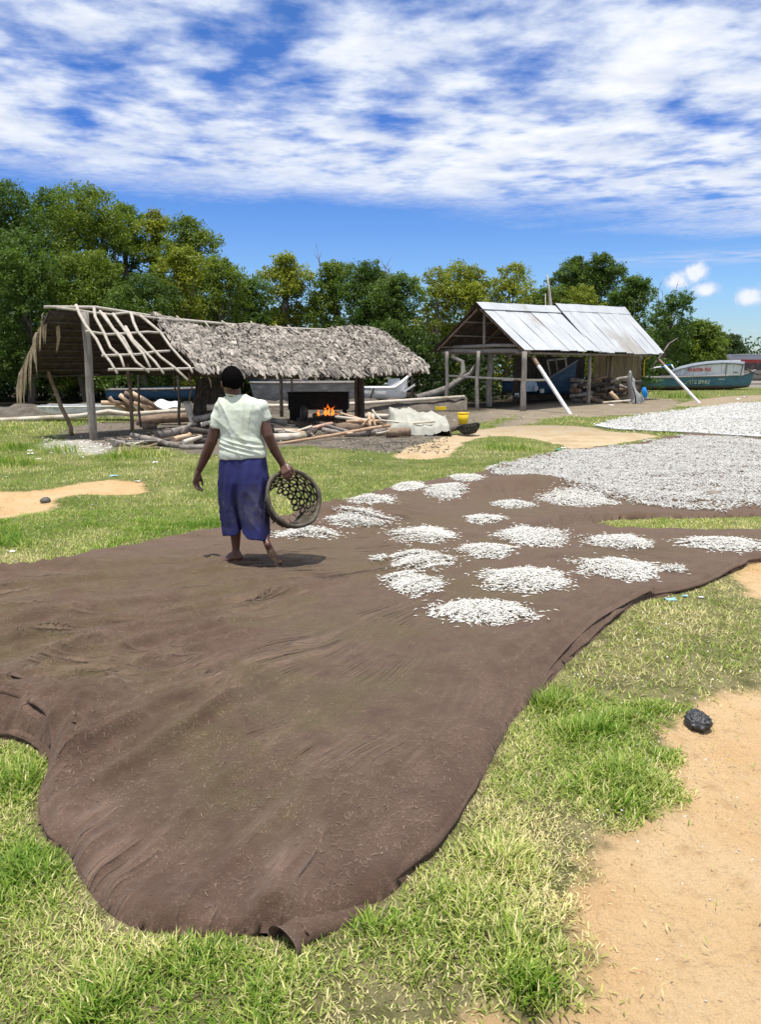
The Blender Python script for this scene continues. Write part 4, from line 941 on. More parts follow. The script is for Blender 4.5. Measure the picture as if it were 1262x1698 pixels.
for k, (xa, ya, xb, yb) in enumerate([(330, 195, 322, 375), (322, 200, 328, 372), (338, 190, 331, 360), (1040, 320, 1060, 395), (1075, 330, 1092, 430), (1090, 350, 1108, 432), (1200, 480, 1228, 580), (1205, 470, 1215, 530)]):
    Y = 15.9 if k < 3 else 16.4; a = PD(xa / 3.506, 480 + ya / 3.506, Y); b_ = PD(xb / 3.506, 480 + yb / 3.506, Y); s_ = Vector((.022, 0, 0))
    mb = MB(); m_ = a.lerp(b_, .5) + Vector((.02, .02, 0)); mb.add([a - s_ * .5, a + s_ * .5, m_ + s_, m_ - s_, b_, m_ + Vector((0, -.02, 0))], [(0, 1, 5), (0, 5, 3), (1, 2, 5), (3, 5, 4), (5, 2, 4)])
    put(link('palm_leaf', mb.mesh('palm_leaf'), M_FROND), hut)
# leaning palm screen behind the woman
root = thing('palm_screen', tuple(P(342, 702)), 'dark leaning palm leaf screen under the thatch behind the woman', 'screen')
for k in range(13):
    f = k / 12; a = PD(318 + 50 * f, 703, 18.2); b_ = PD(328 + 46 * f, 620 + 8 * (1 - f), 18.6); a.z = 0
    mb = MB(); mb.beam(a, b_, 0.075, 0.02, Vector((0, -1, 0.2))); put(link('slat', mb.mesh('slat'), M_DARKW if k % 3 else M_OLDLEAF), root)
for k, (xa, ya, xb, yb) in enumerate([(318, 668, 350, 628), (322, 690, 364, 660)]):
    mb = MB(); mb.tube([PD(xa, ya, 18.1), PD(xb, yb, 18.3)], 0.03, 5); put(link('slat', mb.mesh('slat'), M_DARKW), root)

# ---------------------------------------------------------------- metal roofed shed
SB = Vector((4.7, 26.0, 0)); SLn = Vector((0.683, 0.73, 0)).normalized(); SG = Vector((-0.73, 0.683, 0)).normalized(); SW = 3.1; EV = 2.0
shed = thing('metal_roof_shed', tuple(SB + SLn * 5 + SG * 1.5), 'open wooden shed with silvery corrugated metal gable roof', 'shed')
def rz(s, sec): return (3.5 + 0.025 * s) if sec == 0 else (3.72 + 0.025 * (s - 5))
def rp(s, u, side, sec):  # side +1 front, s along from the left eave end
    base = SB - SLn * 0.4 + SG * (SW / 2); off = (SW / 2 + 0.35) * u
    p = base + SLn * s - SG * off * side; zt = rz(s, sec); ez = EV - (0.06 if sec else 0.0); p.z = zt + (ez - zt) * u; return p
k = 0
for sec, s0, s1, n in ((0, 0.0, 5.75, 10), (1, 5.05, 10.8, 10)):
    for side in (1, -1):
        for i in range(n):
            rg = random.Random(900 + i * 7 + sec * 31 + side); wd = (s1 - s0) / n
            a = s0 + wd * i - 0.04; b_ = s0 + wd * (i + 1) + 0.04; jit = rg.uniform(-.018, .018); dz = 0.012 * (i % 2) + sec * 0.03 * (1 if side == 1 else 1); tilt = rg.uniform(-.03, .03)
            g = []
            nn = 33
            for q in range(nn):
                f = q / (nn - 1); s_ = a + (b_ - a) * f; row = []
                for j in range(5):
                    u = (j / 4) * (1.02 + jit) ; p = rp(s_ + tilt * u, u, side, sec); p.z += 0.011 * math.cos(f * (nn - 1) * math.pi / 2) + dz + 0.012 * math.sin(j * 1.7 + i) ; row.append(p)
                g.append(row[::-1] if side == -1 else row)
            mb = MB(); mb.sheet(g, 0, True); put(link('roof_sheet', mb.mesh('roof_sheet'), M_TIN), shed)
for sec, s0, s1 in ((0, -0.1, 2.4), (0, 2.3, 5.5), (1, 5.0, 8.3), (1, 8.2, 10.9)):
    mb = MB(); g = []
    for s_ in np.linspace(s0, s1, 5):
        g.append([rp(s_, 0.17, -1, sec) + Vector((0, 0, .06)), rp(s_, 0.0, 1, sec) + Vector((0, 0, .085 + 0.01 * math.sin(s_ * 3))), rp(s_, 0.15, 1, sec) + Vector((0, 0, .06))])
    mb.sheet(g, 0.0, False); put(link('ridge_cap', mb.mesh('ridge_cap'), M_TIN), shed)
def spole(a, b_, r, mat, seed, name, amp=0.015, n=6):
    mb = MB(); mb.tube(wob(a, b_, n, amp, seed), r, 7); put(link(name, mb.mesh(name), mat), shed)
for k, s_ in enumerate([0.05, 2.4, 4.9, 7.4, 10.3]):
    sec = 0 if s_ < 5 else 1
    for side in (1, -1): spole(rp(s_, 0.03, side, sec) - Vector((0, 0, .10)), rp(s_, 0.93, side, sec) - Vector((0, 0, .10)), 0.035, M_BROWNW, k + 7, 'rafter')
for u in (0.3, 0.6, 0.86):
    for side in (1, -1): spole(rp(0, u, side, 0) - Vector((0, 0, .1)), rp(10.6, u, side, 0) - Vector((0, 0, .12)), 0.03, M_GREY, int(u * 10), 'purlin')
A_ = SB + SG * SW
def up(p, z): q = Vector(p); q.z = z; return q
spole(up(SB - SG * .3, 1.95), up(A_ + SG * .3, 1.98), 0.075, M_GREY, 21, 'tie_beam'); spole(up(SB - SG * .1, 2.14), up(A_ - SG * .2, 2.12), 0.06, M_GREY, 22, 'tie_beam', .03)
spole(up(SB + SG * SW / 2, 2.0), up(SB + SG * SW / 2, 3.4), 0.05, M_GREY, 23, 'king_post')
spole(up(SB - SLn * .3, 1.90), up(SB + SLn * 10, 1.86), 0.045, M_GREY, 24, 'wall_plate'); spole(up(A_ - SLn * .3, 1.9), up(A_ + SLn * 10, 1.9), 0.045, M_GREY, 25, 'wall_plate')
spole(up(SB - SLn * .04, 1.02), up(A_ + SG * .1, 1.10), 0.04, M_PALE, 26, 'rail', .02); spole(up(SB, 1.0), up(SB + SLn * 1.7, 0.98), 0.04, M_PALE, 27, 'rail', .01)
spole(up(SB + SG * SW * .5, 2.45), up(SB + SG * SW * .5 + SLn * 3, 2.45), 0.035, M_DARKW, 28, 'rail')
for k, (px, py, r, m_, h_) in enumerate([(740, 676, .07, M_GREY, 1.95), (791, 681, .065, M_GREY, 1.95), (811, 675, .11, M_GREY, 1.95), (867, 682, .10, M_GREY, 1.93), (975, 671, .08, M_GREY, 1.88), (1007, 666, .08, M_BROWNW, 1.9), (940, 655, .06, M_DARKW, 1.9), (1060, 652, .07, M_DARKW, 1.95)]):
    post(px, py, h_, r, m_, 60 + k, ((0.1 if k == 5 else 0), 0), 0.03, parent=shed)
# plank walls on the right end and the dark back wall
M_PLANKY = surf('ochre_plank', (0.14, 0.115, 0.065), (0.24, 0.20, 0.115), scale=4, rough=0.85, bump=0.6, stretch=(3, 3, .5), c3=(0.13, 0.10, 0.07))
for i in range(12):
    s_ = 7.9 + 0.235 * i; c = SB + SLn * s_ + SG * 0.9; mb = MB(); mb.box(up(c, 0.95 + 0.02 * math.sin(i * 3)), (0.215, 0.03, 1.85), Matrix((SLn, SG, Vector((0, 0, 1)))).transposed()); put(link('wall_plank', mb.mesh('wall_plank'), M_PLANKY), shed)
for i in range(10):
    c = SB + SLn * 10.75 + SG * (0.95 + 0.22 * i); mb = MB(); mb.box(up(c, 0.95), (0.03, 0.2, 1.85), Matrix((SLn, SG, Vector((0, 0, 1)))).transposed()); put(link('wall_plank', mb.mesh('wall_plank'), M_PLANKY), shed)
for i in range(17):
    c = SB + SLn * (4.5 + .34 * i) + SG * (SW + .06); mb = MB(); mb.box(up(c, 0.92), (0.32, 0.03, 1.8), Matrix((SLn, SG, Vector((0, 0, 1)))).transposed()); put(link('wall_plank', mb.mesh('wall_plank'), M_DARKW), shed)
# slanting props
for k, (xa, ya, xb, yb, da) in enumerate([(884, 592, 947, 687, 26.0), (1092, 595, 1161, 668, 33.0)]):
    a = PD(xa, ya, da); b_ = P(xb, yb); b_.z = -0.03; t_ = a.lerp(b_, 0.16)
    mb = MB(); mb.beam(t_, b_, 0.10, 0.07); o = link('prop', mb.mesh('prop'), M_WHITEP); put(o, shed)
    mb = MB(); mb.beam(a, t_, 0.11, 0.075); put(link('prop', mb.mesh('prop'), M_BROWNW), shed)
# dead forked branch at the right corner
mb = MB(); mb.tube([PD(1080, 610, 34), PD(1098, 588, 34), PD(1110, 570, 34), PD(1125, 560, 34)], [.05, .04, .03, .01], 5)
mb.tube([PD(1098, 588, 34), PD(1092, 572, 34.2)], [.03, .01], 4)
tag(mb.build('dead_branch', M_LOGG), 'bare forked branch sticking up at the right corner of the metal roof', 'branch')
yp = MB(); yp.tube([PD(1078, 592, 33.5), PD(1069, 597, 33.5), PD(1068, 626, 33.5)], 0.035, 6); tag(yp.build('yellow_pipe', surf('yellow_plastic', (0.62, 0.42, 0.02), (0.72, 0.52, 0.04), bump=0)), 'thin yellow pipe hanging at the right wall of the shed', 'pipe')
# ---------------------------------------------------------------- logs and yard clutter
def log_px(x1, y1, x2, y2, wpx, Y1, Y2, mat, label, group=None, n=6, mid=None, name='log', cat='log', seed=None, taper=0.85, sq=1.0):
    seed = seed if seed is not None else int(x1 * 7 + y1 * 3); rg = random.Random(seed)
    a = PD(x1, y1, Y1); b_ = PD(x2, y2, Y2); r = wpx * (Y1 + Y2) / 2 / FPX / 2
    pts = [a] + ([PD(*q) for q in mid] if mid else []) + [b_]
    if not mid: pts = wob(a, b_, 5, r * 0.25, seed)
    pts = [Vector((p.x, p.y, max(p.z, r * .8))) for p in pts]
    mb = MB(); k = len(pts); mb.tube(pts, [r * (1 + (taper - 1) * i / (k - 1)) * rg.uniform(.9, 1.08) for i in range(k)], 9, squash=sq)
    me = mb.mesh(name)
    for v in me.vertices:   # knots and uneven bark
        q = (vn(v.co.x * 9 + seed, v.co.z * 9 + v.co.y * 5, 3) - .5) * r * .35; v.co += Vector((q, q, -q * .5))
    return tag(link(name, me, mat), label, cat, group)
G1 = 'firewood heaped left of the woman'; G2 = 'firewood heaped by the fire right of the woman'
log_px(189, 738, 241, 735, 13, 14.6, 15.2, M_LOGG, 'thick bark log nearest the front of the left heap with a reddish left end', G1)
log_px(219, 722, 300, 741, 11, 15.2, 14.4, M_LOGG, 'long grey log sloping down to the right across the left heap', G1)
log_px(299, 745, 346, 745, 10, 14.2, 14.2, M_LOGG, 'grey log lying flat on the grass at the lower right of the left heap', G1)
log_px(258, 722, 313, 710, 14, 15.6, 16.2, M_LOGG, 'stout forked grey log on the middle of the left heap', G1)
log_px(287, 729, 315, 721, 10, 15.0, 15.4, M_SPLIT, 'short log with a bright yellow cut end in the left heap', G1)
log_px(303, 734, 333, 724, 8, 14.7, 15.2, M_PALE, 'short pale peeled log under the cut end of its neighbour', G1)
log_px(314, 714, 350, 716, 11, 15.6, 15.6, M_DARKW, 'short dark log behind the elbow of the woman', G1)
log_px(309, 667, 321, 704, 12, 17.0, 16.6, M_PALE, 'upright pale slab standing against the left heap', G1, sq=.5)
log_px(320, 697, 354, 687, 10, 16.6, 16.8, M_LOGG, 'grey log leaning on the upright pale slab', G1)
log_px(343, 676, 375, 672, 10, 17.0, 17.0, M_PALE, 'round light log lying high behind the shoulder of the woman', G1)
log_px(236, 708, 258, 706, 11, 17.6, 17.8, M_BROWNW, 'short brown log between the two thin posts', G1)
log_px(333, 704, 350, 700, 8, 16.0, 16.0, M_PALE, 'pale wedge of wood above the dark log of the left heap', G1)
log_px(245, 736, 285, 745, 8, 15.0, 14.7, M_DARKW, 'dark log tucked under the long sloping one', G1)
log_px(322, 735, 350, 730, 12, 15.2, 15.2, M_DARKW, 'dark log half hidden at the right edge of the left heap', G1)
log_px(300, 720, 316, 702, 7, 16.0, 16.0, M_LOGG, 'thin grey stick standing between the logs of the left heap', G1)
G3 = 'crooked branches fanned out behind the thin posts'
for k, (q, lab) in enumerate([(((168, 668), (190, 669), (216, 682)), 'lowest crooked branch of the fan, its pale end at the far left'), (((181, 659), (188, 667), (206, 669), (220, 682)), 'second crooked branch of the fan bent like a knee'),
    (((198, 655), (212, 666), (224, 680)), 'thick crooked branch in the middle of the fan'), (((206, 651), (225, 660), (236, 680)), 'highest crooked branch of the fan left of the thin post'),
    (((219, 652), (236, 662), (254, 678)), 'crooked branch of the fan crossing behind the thin post'), (((234, 660), (250, 670), (262, 680)), 'short crooked branch at the right end of the fan'), (((222, 668), (240, 674), (256, 681)), 'lower crooked branch at the right end of the fan')]):
    mid = [(a, b_, 21.0) for a, b_ in q[1:-1]]
    log_px(*q[0], *q[-1], 8, 21, 21.4, M_BROWNW if k % 2 else M_SPLIT, lab, G3, mid=mid, name='branch', cat='branch', seed=40 + k)
log_px(455, 729, 505, 725, 17, 15.6, 16.0, M_PALE, 'bulky pale stump log beside the elbow of the woman', G2, sq=.8)
log_px(461, 720, 493, 715, 9, 16.6, 16.8, M_LOGG, 'grey log lying on the pale stump log', G2)
log_px(447, 709, 494, 714, 12, 17.2, 17.2, M_DARKW, 'knobbly dark log left of the fire', G2)
log_px(444, 697, 476, 700, 10, 18.0, 18.0, M_LOGG, 'grey log with a bright moss patch left of the fire', G2)
log_px(511, 711, 550, 702, 11, 17.0, 17.4, surf('red_wood', (0.42, 0.25, 0.18), (0.55, 0.36, 0.27), scale=7, rough=.8, bump=.7), 'reddish half log with a flat face left of the big bark log', G2, sq=.6)
log_px(503, 726, 523, 712, 12, 16.2, 16.8, M_DARKW, 'dark continuation log sloping down from the reddish half log', G2)
log_px(535, 712, 565, 719, 8, 16.8, 16.6, M_LOGG, 'short grey log pointing down to the long pole', G2)
log_px(557, 712, 612, 706, 19, 17.4, 17.6, M_BROWNW, 'biggest dark bark log in front of the fire', G2)
log_px(556, 691, 632, 699, 5, 18.0, 17.6, M_PALE, 'long pale split board on top of the bark log', G2)
log_px(556, 683, 600, 695, 4, 18.6, 18.2, M_SPLIT, 'thin orange split stick pointing into the flames', G2)
log_px(574, 699, 630, 698, 6, 17.5, 17.4, M_SPLIT, 'orange split log lying flat behind the long pole', G2)
log_px(571, 722, 642, 714, 12, 16.6, 16.8, M_LOGG, 'smooth grey log under the long pole', G2)
log_px(640, 717, 680, 716, 16, 16.5, 16.6, M_BROWNW, 'short fat brown stump right of the long pole', G2)
log_px(600, 706, 612, 694, 4, 17.2, 17.2, M_SPLIT, 'small bright split stick standing left of the upright pair', G2)
log_px(612, 684, 614, 708, 6, 17.5, 17.3, M_SPLIT, 'upright split log with orange face', G2, sq=.6)
log_px(618, 690, 623, 708, 5, 17.3, 17.2, M_SPLIT, 'smaller split stick right of the upright one', G2)
log_px(606, 690, 645, 690, 8, 18.4, 18.4, M_PALE, 'pale log lying behind the upright split log', G2)
log_px(520, 700, 560, 705, 6, 18.2, 18.0, M_DARKW, 'charred stick under the metal trough', G2)
log_px(680, 714, 745, 716, 14, 17.4, 17.6, M_DARKW, 'dark log under the pale tarp', G2)
log_px(738, 716, 768, 706, 9, 17.0, 17.4, M_DARKW, 'dark log between the tarp and the black basket', G2)
log_px(461, 743, 672, 702, 4.5, 15.0, 17.4, surf('orange_pole', (0.42, 0.26, 0.15), (0.55, 0.38, 0.25), scale=6, rough=.8, bump=.5), 'long thin orange brown pole lying in front of the right heap', mid=[(551, 722, 15.9), (615, 710, 16.7)], name='pole', cat='pole', taper=1.2)
log_px(617, 679, 722, 699, 3.5, 17.0, 16.9, M_PALE, 'bent pale board curling up at its left end before the tarp', mid=[(624, 689, 17), (633, 697, 16.9), (680, 702, 16.9)], name='bent_board', cat='board', taper=1)
G5 = 'small sticks and bark scraps lying among the heaps'
rg = random.Random(21)
for k in range(34):
    rt = k >= 14; px = rg.uniform(460, 660) if rt else rg.uniform(205, 350); py = rg.uniform(700, 722) if rt else rg.uniform(712, 744)
    g0 = P(px, py + 8).y; an = rg.uniform(-.35, .35); L = rg.uniform(10, 30)
    log_px(px - L, py + an * L, px + L, py - an * L, rg.uniform(2.5, 6), g0, g0 + rg.uniform(-.4, .6), rg.choice([M_BROWNW, M_DARKW, M_LOGG, M_SPLIT, M_PALE]), 'thin stick among the logs of the right heap' if rt else 'thin stick among the logs of the left heap', G5 + (' by the fire' if rt else ' on the left'), seed=900 + k, name='stick', cat='stick')
# stacked wood inside the metal shed
G4 = 'rough logs stacked inside the metal roofed shed'
ROWN = ['in the lowest layer', 'in the second layer', 'in the middle layer', 'in the fourth layer', 'in the top layer']
COLN = ['at its left end', 'second from the left', 'just left of its centre', 'just right of its centre', 'second from the right', 'at its right end']
rg = random.Random(5)
for k in range(30):
    row = k // 6; x0 = 948 + (k % 6) * 16 + rg.uniform(-5, 5); y0 = 664 - row * 8 + rg.uniform(-2, 2); dpt = 30.5 + rg.uniform(-.3, .8)
    log_px(x0, y0, x0 + rg.uniform(14, 34), y0 + rg.uniform(-7, 6), rg.uniform(5, 9), dpt, dpt + rg.uniform(-.4, .4), rg.choice([M_BROWNW, M_LOGG, M_DARKW]), 'rough log %s of the shed stack, %s' % (ROWN[row], COLN[k % 6]), G4, seed=700 + k)
log_px(1013, 650, 1026, 664, 7, 30.0, 30.0, M_SPLIT, 'pale crooked log leaning at the front of the shed stack', G4)
log_px(1000, 668, 1046, 664, 4, 29.6, 29.8, M_PALE, 'pale board lying on the ground before the shed stack', name='board', cat='board')

# pale tarp over the logs, draped sheet
def draped(name, X0, X1, Y0, Y1, hfn, nx, ny, mat, label, cat, thick=0.0):
    g = []
    for i in range(nx):
        row = []
        for j in range(ny):
            u, v = i / (nx - 1), j / (ny - 1); row.append(hfn(u, v))
        g.append(row)
    mb = MB(); mb.sheet(g, thick); o = mb.build(name, mat); return tag(o, label, cat)
M_TARP = surf('pale_tarp', (0.36, 0.35, 0.29), (0.48, 0.47, 0.40), scale=5, rough=0.75, bump=0.5, bdist=0.02, c3=(0.36, 0.35, 0.29))
def tarp_fn(u, v):
    px = 643 + 105 * u + 5 * math.sin(v * 7 + 1) * (1 if .05 < u < .95 else .4); a = PD(px, 700, 16.7 + 1.9 * v)
    endf = float(sstep(np.array(1 - u), 0, .10)) * (0.35 + .65 * float(sstep(np.array(u), 0, .08)))
    z_ = (0.60 - .26 * u) * (1 - abs(2 * v - 1) ** 3) ** .6 * endf
    z_ += 0.16 * (1 if v < .06 else 0) * float(vn(u * 7, 0.3, 5))
    q = u * 6 + v * 2.4 + .8 * float(vn(u * 3, v * 3, 2))
    z_ += 0.085 * (1 - abs(2 * float(vn(q, v * .9, 18)) - 1)) ** 2.5 + 0.05 * (1 - abs(2 * float(vn(q * 2.1, v * 1.6, 28)) - 1)) ** 3 - .05
    return Vector((a.x, a.y + .1 * float(vn(u * 8, 1.1, 7)), max(z_, 0.02)))
draped('tarp', 0, 0, 0, 0, tarp_fn, 70, 40, M_TARP, 'crumpled pale grey green tarp thrown over the end of the wood heap', 'tarp')

# yellow bucket with its rim
def lathe(profile, n=24, ax=None):
    mb = MB(); vs = []; fs = []
    for r, z_ in profile:
        for k in range(n): q = 2 * math.pi * k / n; vs.append(Vector((r * math.cos(q), r * math.sin(q), z_)))
    for i in range(len(profile) - 1):
        for k in range(n): fs.append((i * n + k, i * n + (k + 1) % n, (i + 1) * n + (k + 1) % n, (i + 1) * n + k))
    mb.add(vs, fs, True); return mb
M_YEL = surf('yellow_plastic_bucket', (0.75, 0.50, 0.015), (0.85, 0.60, 0.03), scale=3, rough=0.45, bump=0)
bk = P(768, 705); root = thing('bucket', (bk.x, bk.y, 0), 'bright yellow plastic bucket standing right of the tarp', 'bucket')
link('body', lathe([(0.0, 0.01), (0.11, 0.01), (0.145, 0.30), (0.135, 0.30), (0.10, 0.03), (0, 0.03)]).mesh('body'), M_YEL, root)
link('rim', lathe([(0.145, 0.29), (0.158, 0.295), (0.158, 0.32), (0.14, 0.32), (0.14, 0.29)]).mesh('rim'), M_YEL, root)
mb = MB(); mb.box(PD(731, 677, 21.5), (0.30, 0.12, 0.09)); tag(mb.build('yellow_can', M_YEL), 'flat yellow container lying behind the tarp', 'container')
# black scoop basket on the ground
def woven_bowl(name_body, R_, Dp, n_th, n_d, hole, mat, M, parent, broken=None, rim_r=0.018, base_r=0.5, power=0.5):
    """hexagon-holed basket: rim in the local XY plane, bowl going to -Z; M places it"""
    def S(th, v, off=0.0):
        r = R_ * (1 - (1 - base_r) * v ** 1.8) + off; zz = -Dp * v
        return M @ Vector((r * math.cos(th), r * math.sin(th), zz))
    mb = MB(); dth = 2 * math.pi / n_th; dv = 1.0 / n_d
    for j in range(n_d):
        for i in range(n_th):
            th = (i + 0.5 * (j % 2)) * dth; v = (j + .5) * dv
            if broken and broken(th % (2 * math.pi), v): continue
            outer = []; inner = []
            for k in range(12):
                a = 2 * math.pi * k / 12; ca, sa = math.cos(a), math.sin(a); mx = max(abs(ca), abs(sa)) 
                sq = 1 / (abs(ca) ** 3 + abs(sa) ** 3) ** (1 / 3)
                sq = 1 / mx; outer.append(S(th + ca * dth * 0.5 * sq, min(max(v + sa * dv * 0.5 * sq, 0), 1)))
                inner.append(S(th + ca * dth * 0.5 * hole, v + sa * dv * .5 * hole))
            o2 = [q + (M.to_3x3() @ Vector((0, 0, 0))) for q in outer]
            # thickness: a raised inner lip
            c = sum(outer, Vector()) / 12; nn = (outer[3] - outer[9]).cross(outer[0] - outer[6]).normalized() * 0.007
            vs = [q for q in outer] + [q + nn for q in inner] + [q - nn for q in inner]
            fs = [(k, (k + 1) % 12, 12 + (k + 1) % 12, 12 + k) for k in range(12)] + [(k, 24 + k, 24 + (k + 1) % 12, (k + 1) % 12) for k in range(12)] + [(12 + k, 12 + (k + 1) % 12, 24 + (k + 1) % 12, 24 + k) for k in range(12)]
            mb.add(vs, fs, True)
    o = mb.build(name_body, mat); put(o, parent)
    pts = []
    for k in range(41):
        th = 2 * math.pi * k / 40; pts.append(M @ Vector(((R_ + 0.006 * math.sin(3 * th)) * math.cos(th), (R_ + 0.008 * math.sin(2 * th + 1)) * math.sin(th), 0.006 * math.sin(5 * th))))
    mb = MB(); mb.tube(pts, [rim_r * (1 + .12 * math.sin(k * 1.3)) for k in range(41)], 8, cap=False); o2 = mb.build('rim', mat); put(o2, parent)
    return S
M_BLACKB = surf('black_basket', (0.02, 0.018, 0.016), (0.06, 0.055, 0.05), scale=20, rough=0.8, bump=0.6)
b0 = P(778, 722); root = thing('basket', (b0.x, b0.y, 0), 'flat black woven basket lying on the ground by the yellow bucket', 'basket')
Mx = Matrix.Translation((b0.x, b0.y + 0.15, 0.20)) @ Matrix.Rotation(R(-14), 4, 'X') @ Matrix.Rotation(R(-8), 4, 'Y')
woven_bowl('bowl', 0.25, 0.17, 18, 4, 0.35, M_BLACKB, Mx, root, base_r=.55)
mb = MB(); mb.tube([Mx @ Vector((0, 0, -.165)), Mx @ Vector((0, 0, -.175))], [.14, .14], 14); put(mb.build('base', M_BLACKB), root)

# metal trough and fire
tr = PD(530, 690, 21.3); root = thing('cooking_trough', (tr.x, 21.3, 0), 'long black sooty metal trough standing over the fire under the thatch', 'trough')
xa, xb = PD(478, 660, 21.3).x, PD(576, 660, 21.3).x
mb = MB(); mb.box(((xa + xb) / 2, 21.3, 0.53), (xb - xa, 0.03, 0.46)); put(mb.build('front_panel', M_BLACK), root)
mb = MB(); mb.box(((xa + xb) / 2, 22.3, 0.53), (xb - xa, 0.03, 0.46)); put(mb.build('back_panel', M_BLACK), root)
for x_ in (xa, xb):
    mb = MB(); mb.box((x_, 21.8, 0.53), (0.03, 0.96, 0.46)); put(mb.build('end_panel', M_BLACK), root)
mb = MB(); mb.box(((xa + xb) / 2, 21.8, 0.32), (xb - xa - .04, 0.96, 0.03)); put(mb.build('bottom_panel', M_BLACK), root)
mb = MB(); mb.tube([(xa - .03, 21.25, .77), (xb + .03, 21.25, .77)], .022, 6); put(mb.build('rim', M_BLACK), root)
for x_ in (xa + .12, xb - .1):
    for y_ in (21.35, 22.2):
        mb = MB(); mb.box((x_, y_, .16), (0.2 if x_ < tr.x else .08, 0.06, 0.32)); put(mb.build('leg', M_BLACK), root)
M_STONE = surf('sooty_stone', (0.06, 0.055, 0.05), (0.16, 0.15, 0.135), scale=6, rough=.9, bump=.8)
def rock(c, r, mat, label, cat='stone', group=None, seed=1, sc=(1, 1, .7), name='stone'):
    import bmesh
    bm = bmesh.new(); bmesh.ops.create_icosphere(bm, subdivisions=2, radius=1)
    for v in bm.verts:
        q = 0.75 + 0.5 * float(fbm(np.array(v.co.x * 1.5 + seed * 3.1), np.array(v.co.y * 1.5 + v.co.z * 1.3), seed, 2)); v.co = Vector((v.co.x * r * sc[0], v.co.y * r * sc[1], v.co.z * r * sc[2])) * q
    me = bpy.data.meshes.new(name); bm.to_mesh(me); bm.free(); me.polygons.foreach_set('use_smooth', [True] * len(me.polygons))
    o = link(name, me, mat, loc=c); return tag(o, label, cat, group)
rock(PD(504, 684, 20.9) * 1, .17, M_STONE, 'stone block propping the trough left of the fire', seed=2, sc=(.8, .7, 1.3))
rock(PD(525, 690, 20.8), .12, M_STONE, 'dark stone between the prop stone and the flames', seed=3)
M_FIRE = bpy.data.materials.new('flame'); M_FIRE.use_nodes = True; t = NT(M_FIRE.node_tree); t.n.clear()
em = t.node('ShaderNodeEmission'); zz_ = t.smooth(t.xyz(t.node('ShaderNodeNewGeometry').outputs['Position'])[2], 0.25, 0.7)
t.l.new(t.mix(zz_, (1.0, 0.20, 0.015), (0.9, 0.07, 0.005)), em.inputs[0]); em.inputs[1].default_value = 2.2
oo = t.node('ShaderNodeOutputMaterial'); t.l.new(em.outputs[0], oo.inputs[0])
fx = thing('fire', tuple(P(545, 698)), 'small orange fire burning under the metal trough', 'fire')
for k, (px, h_, w_) in enumerate([(528, .16, .06), (539, .22, .06), (545, .32, .05), (551, .22, .06), (553, .26, .035), (541, .27, .035), (559, .15, .04)]):
    bpt = PD(px, 690, 20.7); zb = 0.18; mb = MB(); n_ = 7
    mb.tube([Vector((bpt.x + 0.02 * math.sin(i * 1.7 + k) * i / 3, bpt.y, zb + h_ * i / (n_ - 1))) for i in range(n_)], [w_ * q for q in (.5, .9, 1, .7, .45, .25, .04)], 6, squash=.5)
    put(mb.build('flame', M_FIRE), fx)
mb = MB(); rg = random.Random(3)
for k in range(5):
    c = PD(530 + k * 7, 693, 20.75); mb = MB(); mb.tube([Vector((c.x - .14, c.y, .08)), Vector((c.x + .14, c.y + rg.uniform(-.2, .2), .16 + rg.uniform(0, .06)))], .035, 6); put(mb.build('ember_stick', M_DARKW), fx)

# ---------------------------------------------------------------- boats and long beams behind
def hull(A, B, beam, depth_l, sheer, thick=0.03, bow=1.0, stern=0.55, n=22, flare=0.5, rocker=0.15, flat=.35):
    """A,B: 3D points at keel level; returns skin grid (outer)"""
    A = Vector(A); B = Vector(B); t_ = (B - A).normalized(); s_ = t_.cross(Vector((0, 0, 1))).normalized(); g = []
    L = (B - A).length
    for i in range(n):
        f = i / (n - 1); w = beam / 2 * (min(1, (stern + (1 - stern) * min(1, f / .3))) * (1 - max(0, (f - .55) / .45) ** 2.2 * 0.97 * bow))
        kz = rocker * max(0, (f - .72) / .28) ** 2 * depth_l; top = depth_l * sheer(f)
        row = []
        for q in range(-5, 6):
            a = q / 5; aa = abs(a); lat = w * math.copysign(min(1, (aa / flat) ** .9 * (1 - flare * .45)) if aa < flat else (1 - flare * .45) + flare * .45 * ((aa - flat) / (1 - flat)) ** .7, a) if aa else 0
            zz = kz + (0.10 * depth_l * (aa / flat) ** 2 if aa < flat else 0.10 * depth_l + (top - kz - .10 * depth_l) * ((aa - flat) / (1 - flat)))
            row.append(A + t_ * (f * L + 0.12 * L * 0.5 * max(0, (f - .8) / .2) * aa) + s_ * lat + Vector((0, 0, zz)))
        g.append(row)
    return g, t_, s_
def paintmat(name, lo, hi, zc, c_low, edge=0.05, worn=(0.35, 0.36, 0.34)):
    m = bpy.data.materials.new(name); m.use_nodes = True; t = NT(m.node_tree); t.n.clear()
    pos = t.node('ShaderNodeNewGeometry').outputs['Position']; z_ = t.xyz(pos)[2]
    n = t.noise(t.scalevec(pos, (1, 1, 4)), 2.4, 6, .65); c = t.mix(t.smooth(n, .35, .65), lo, hi); c = t.mix(t.smooth(n, .60, .68), c, worn)
    c = t.mix(t.smooth(t.math('ADD', z_, t.math('MULTIPLY', n, .06)), zc - edge, zc + edge), c_low, c)
    b = t.node('ShaderNodeBsdfPrincipled'); t.l.new(c, b.inputs['Base Color']); b.inputs['Roughness'].default_value = .55
    o = t.node('ShaderNodeOutputMaterial'); t.l.new(b.outputs[0], o.inputs[0]); return m
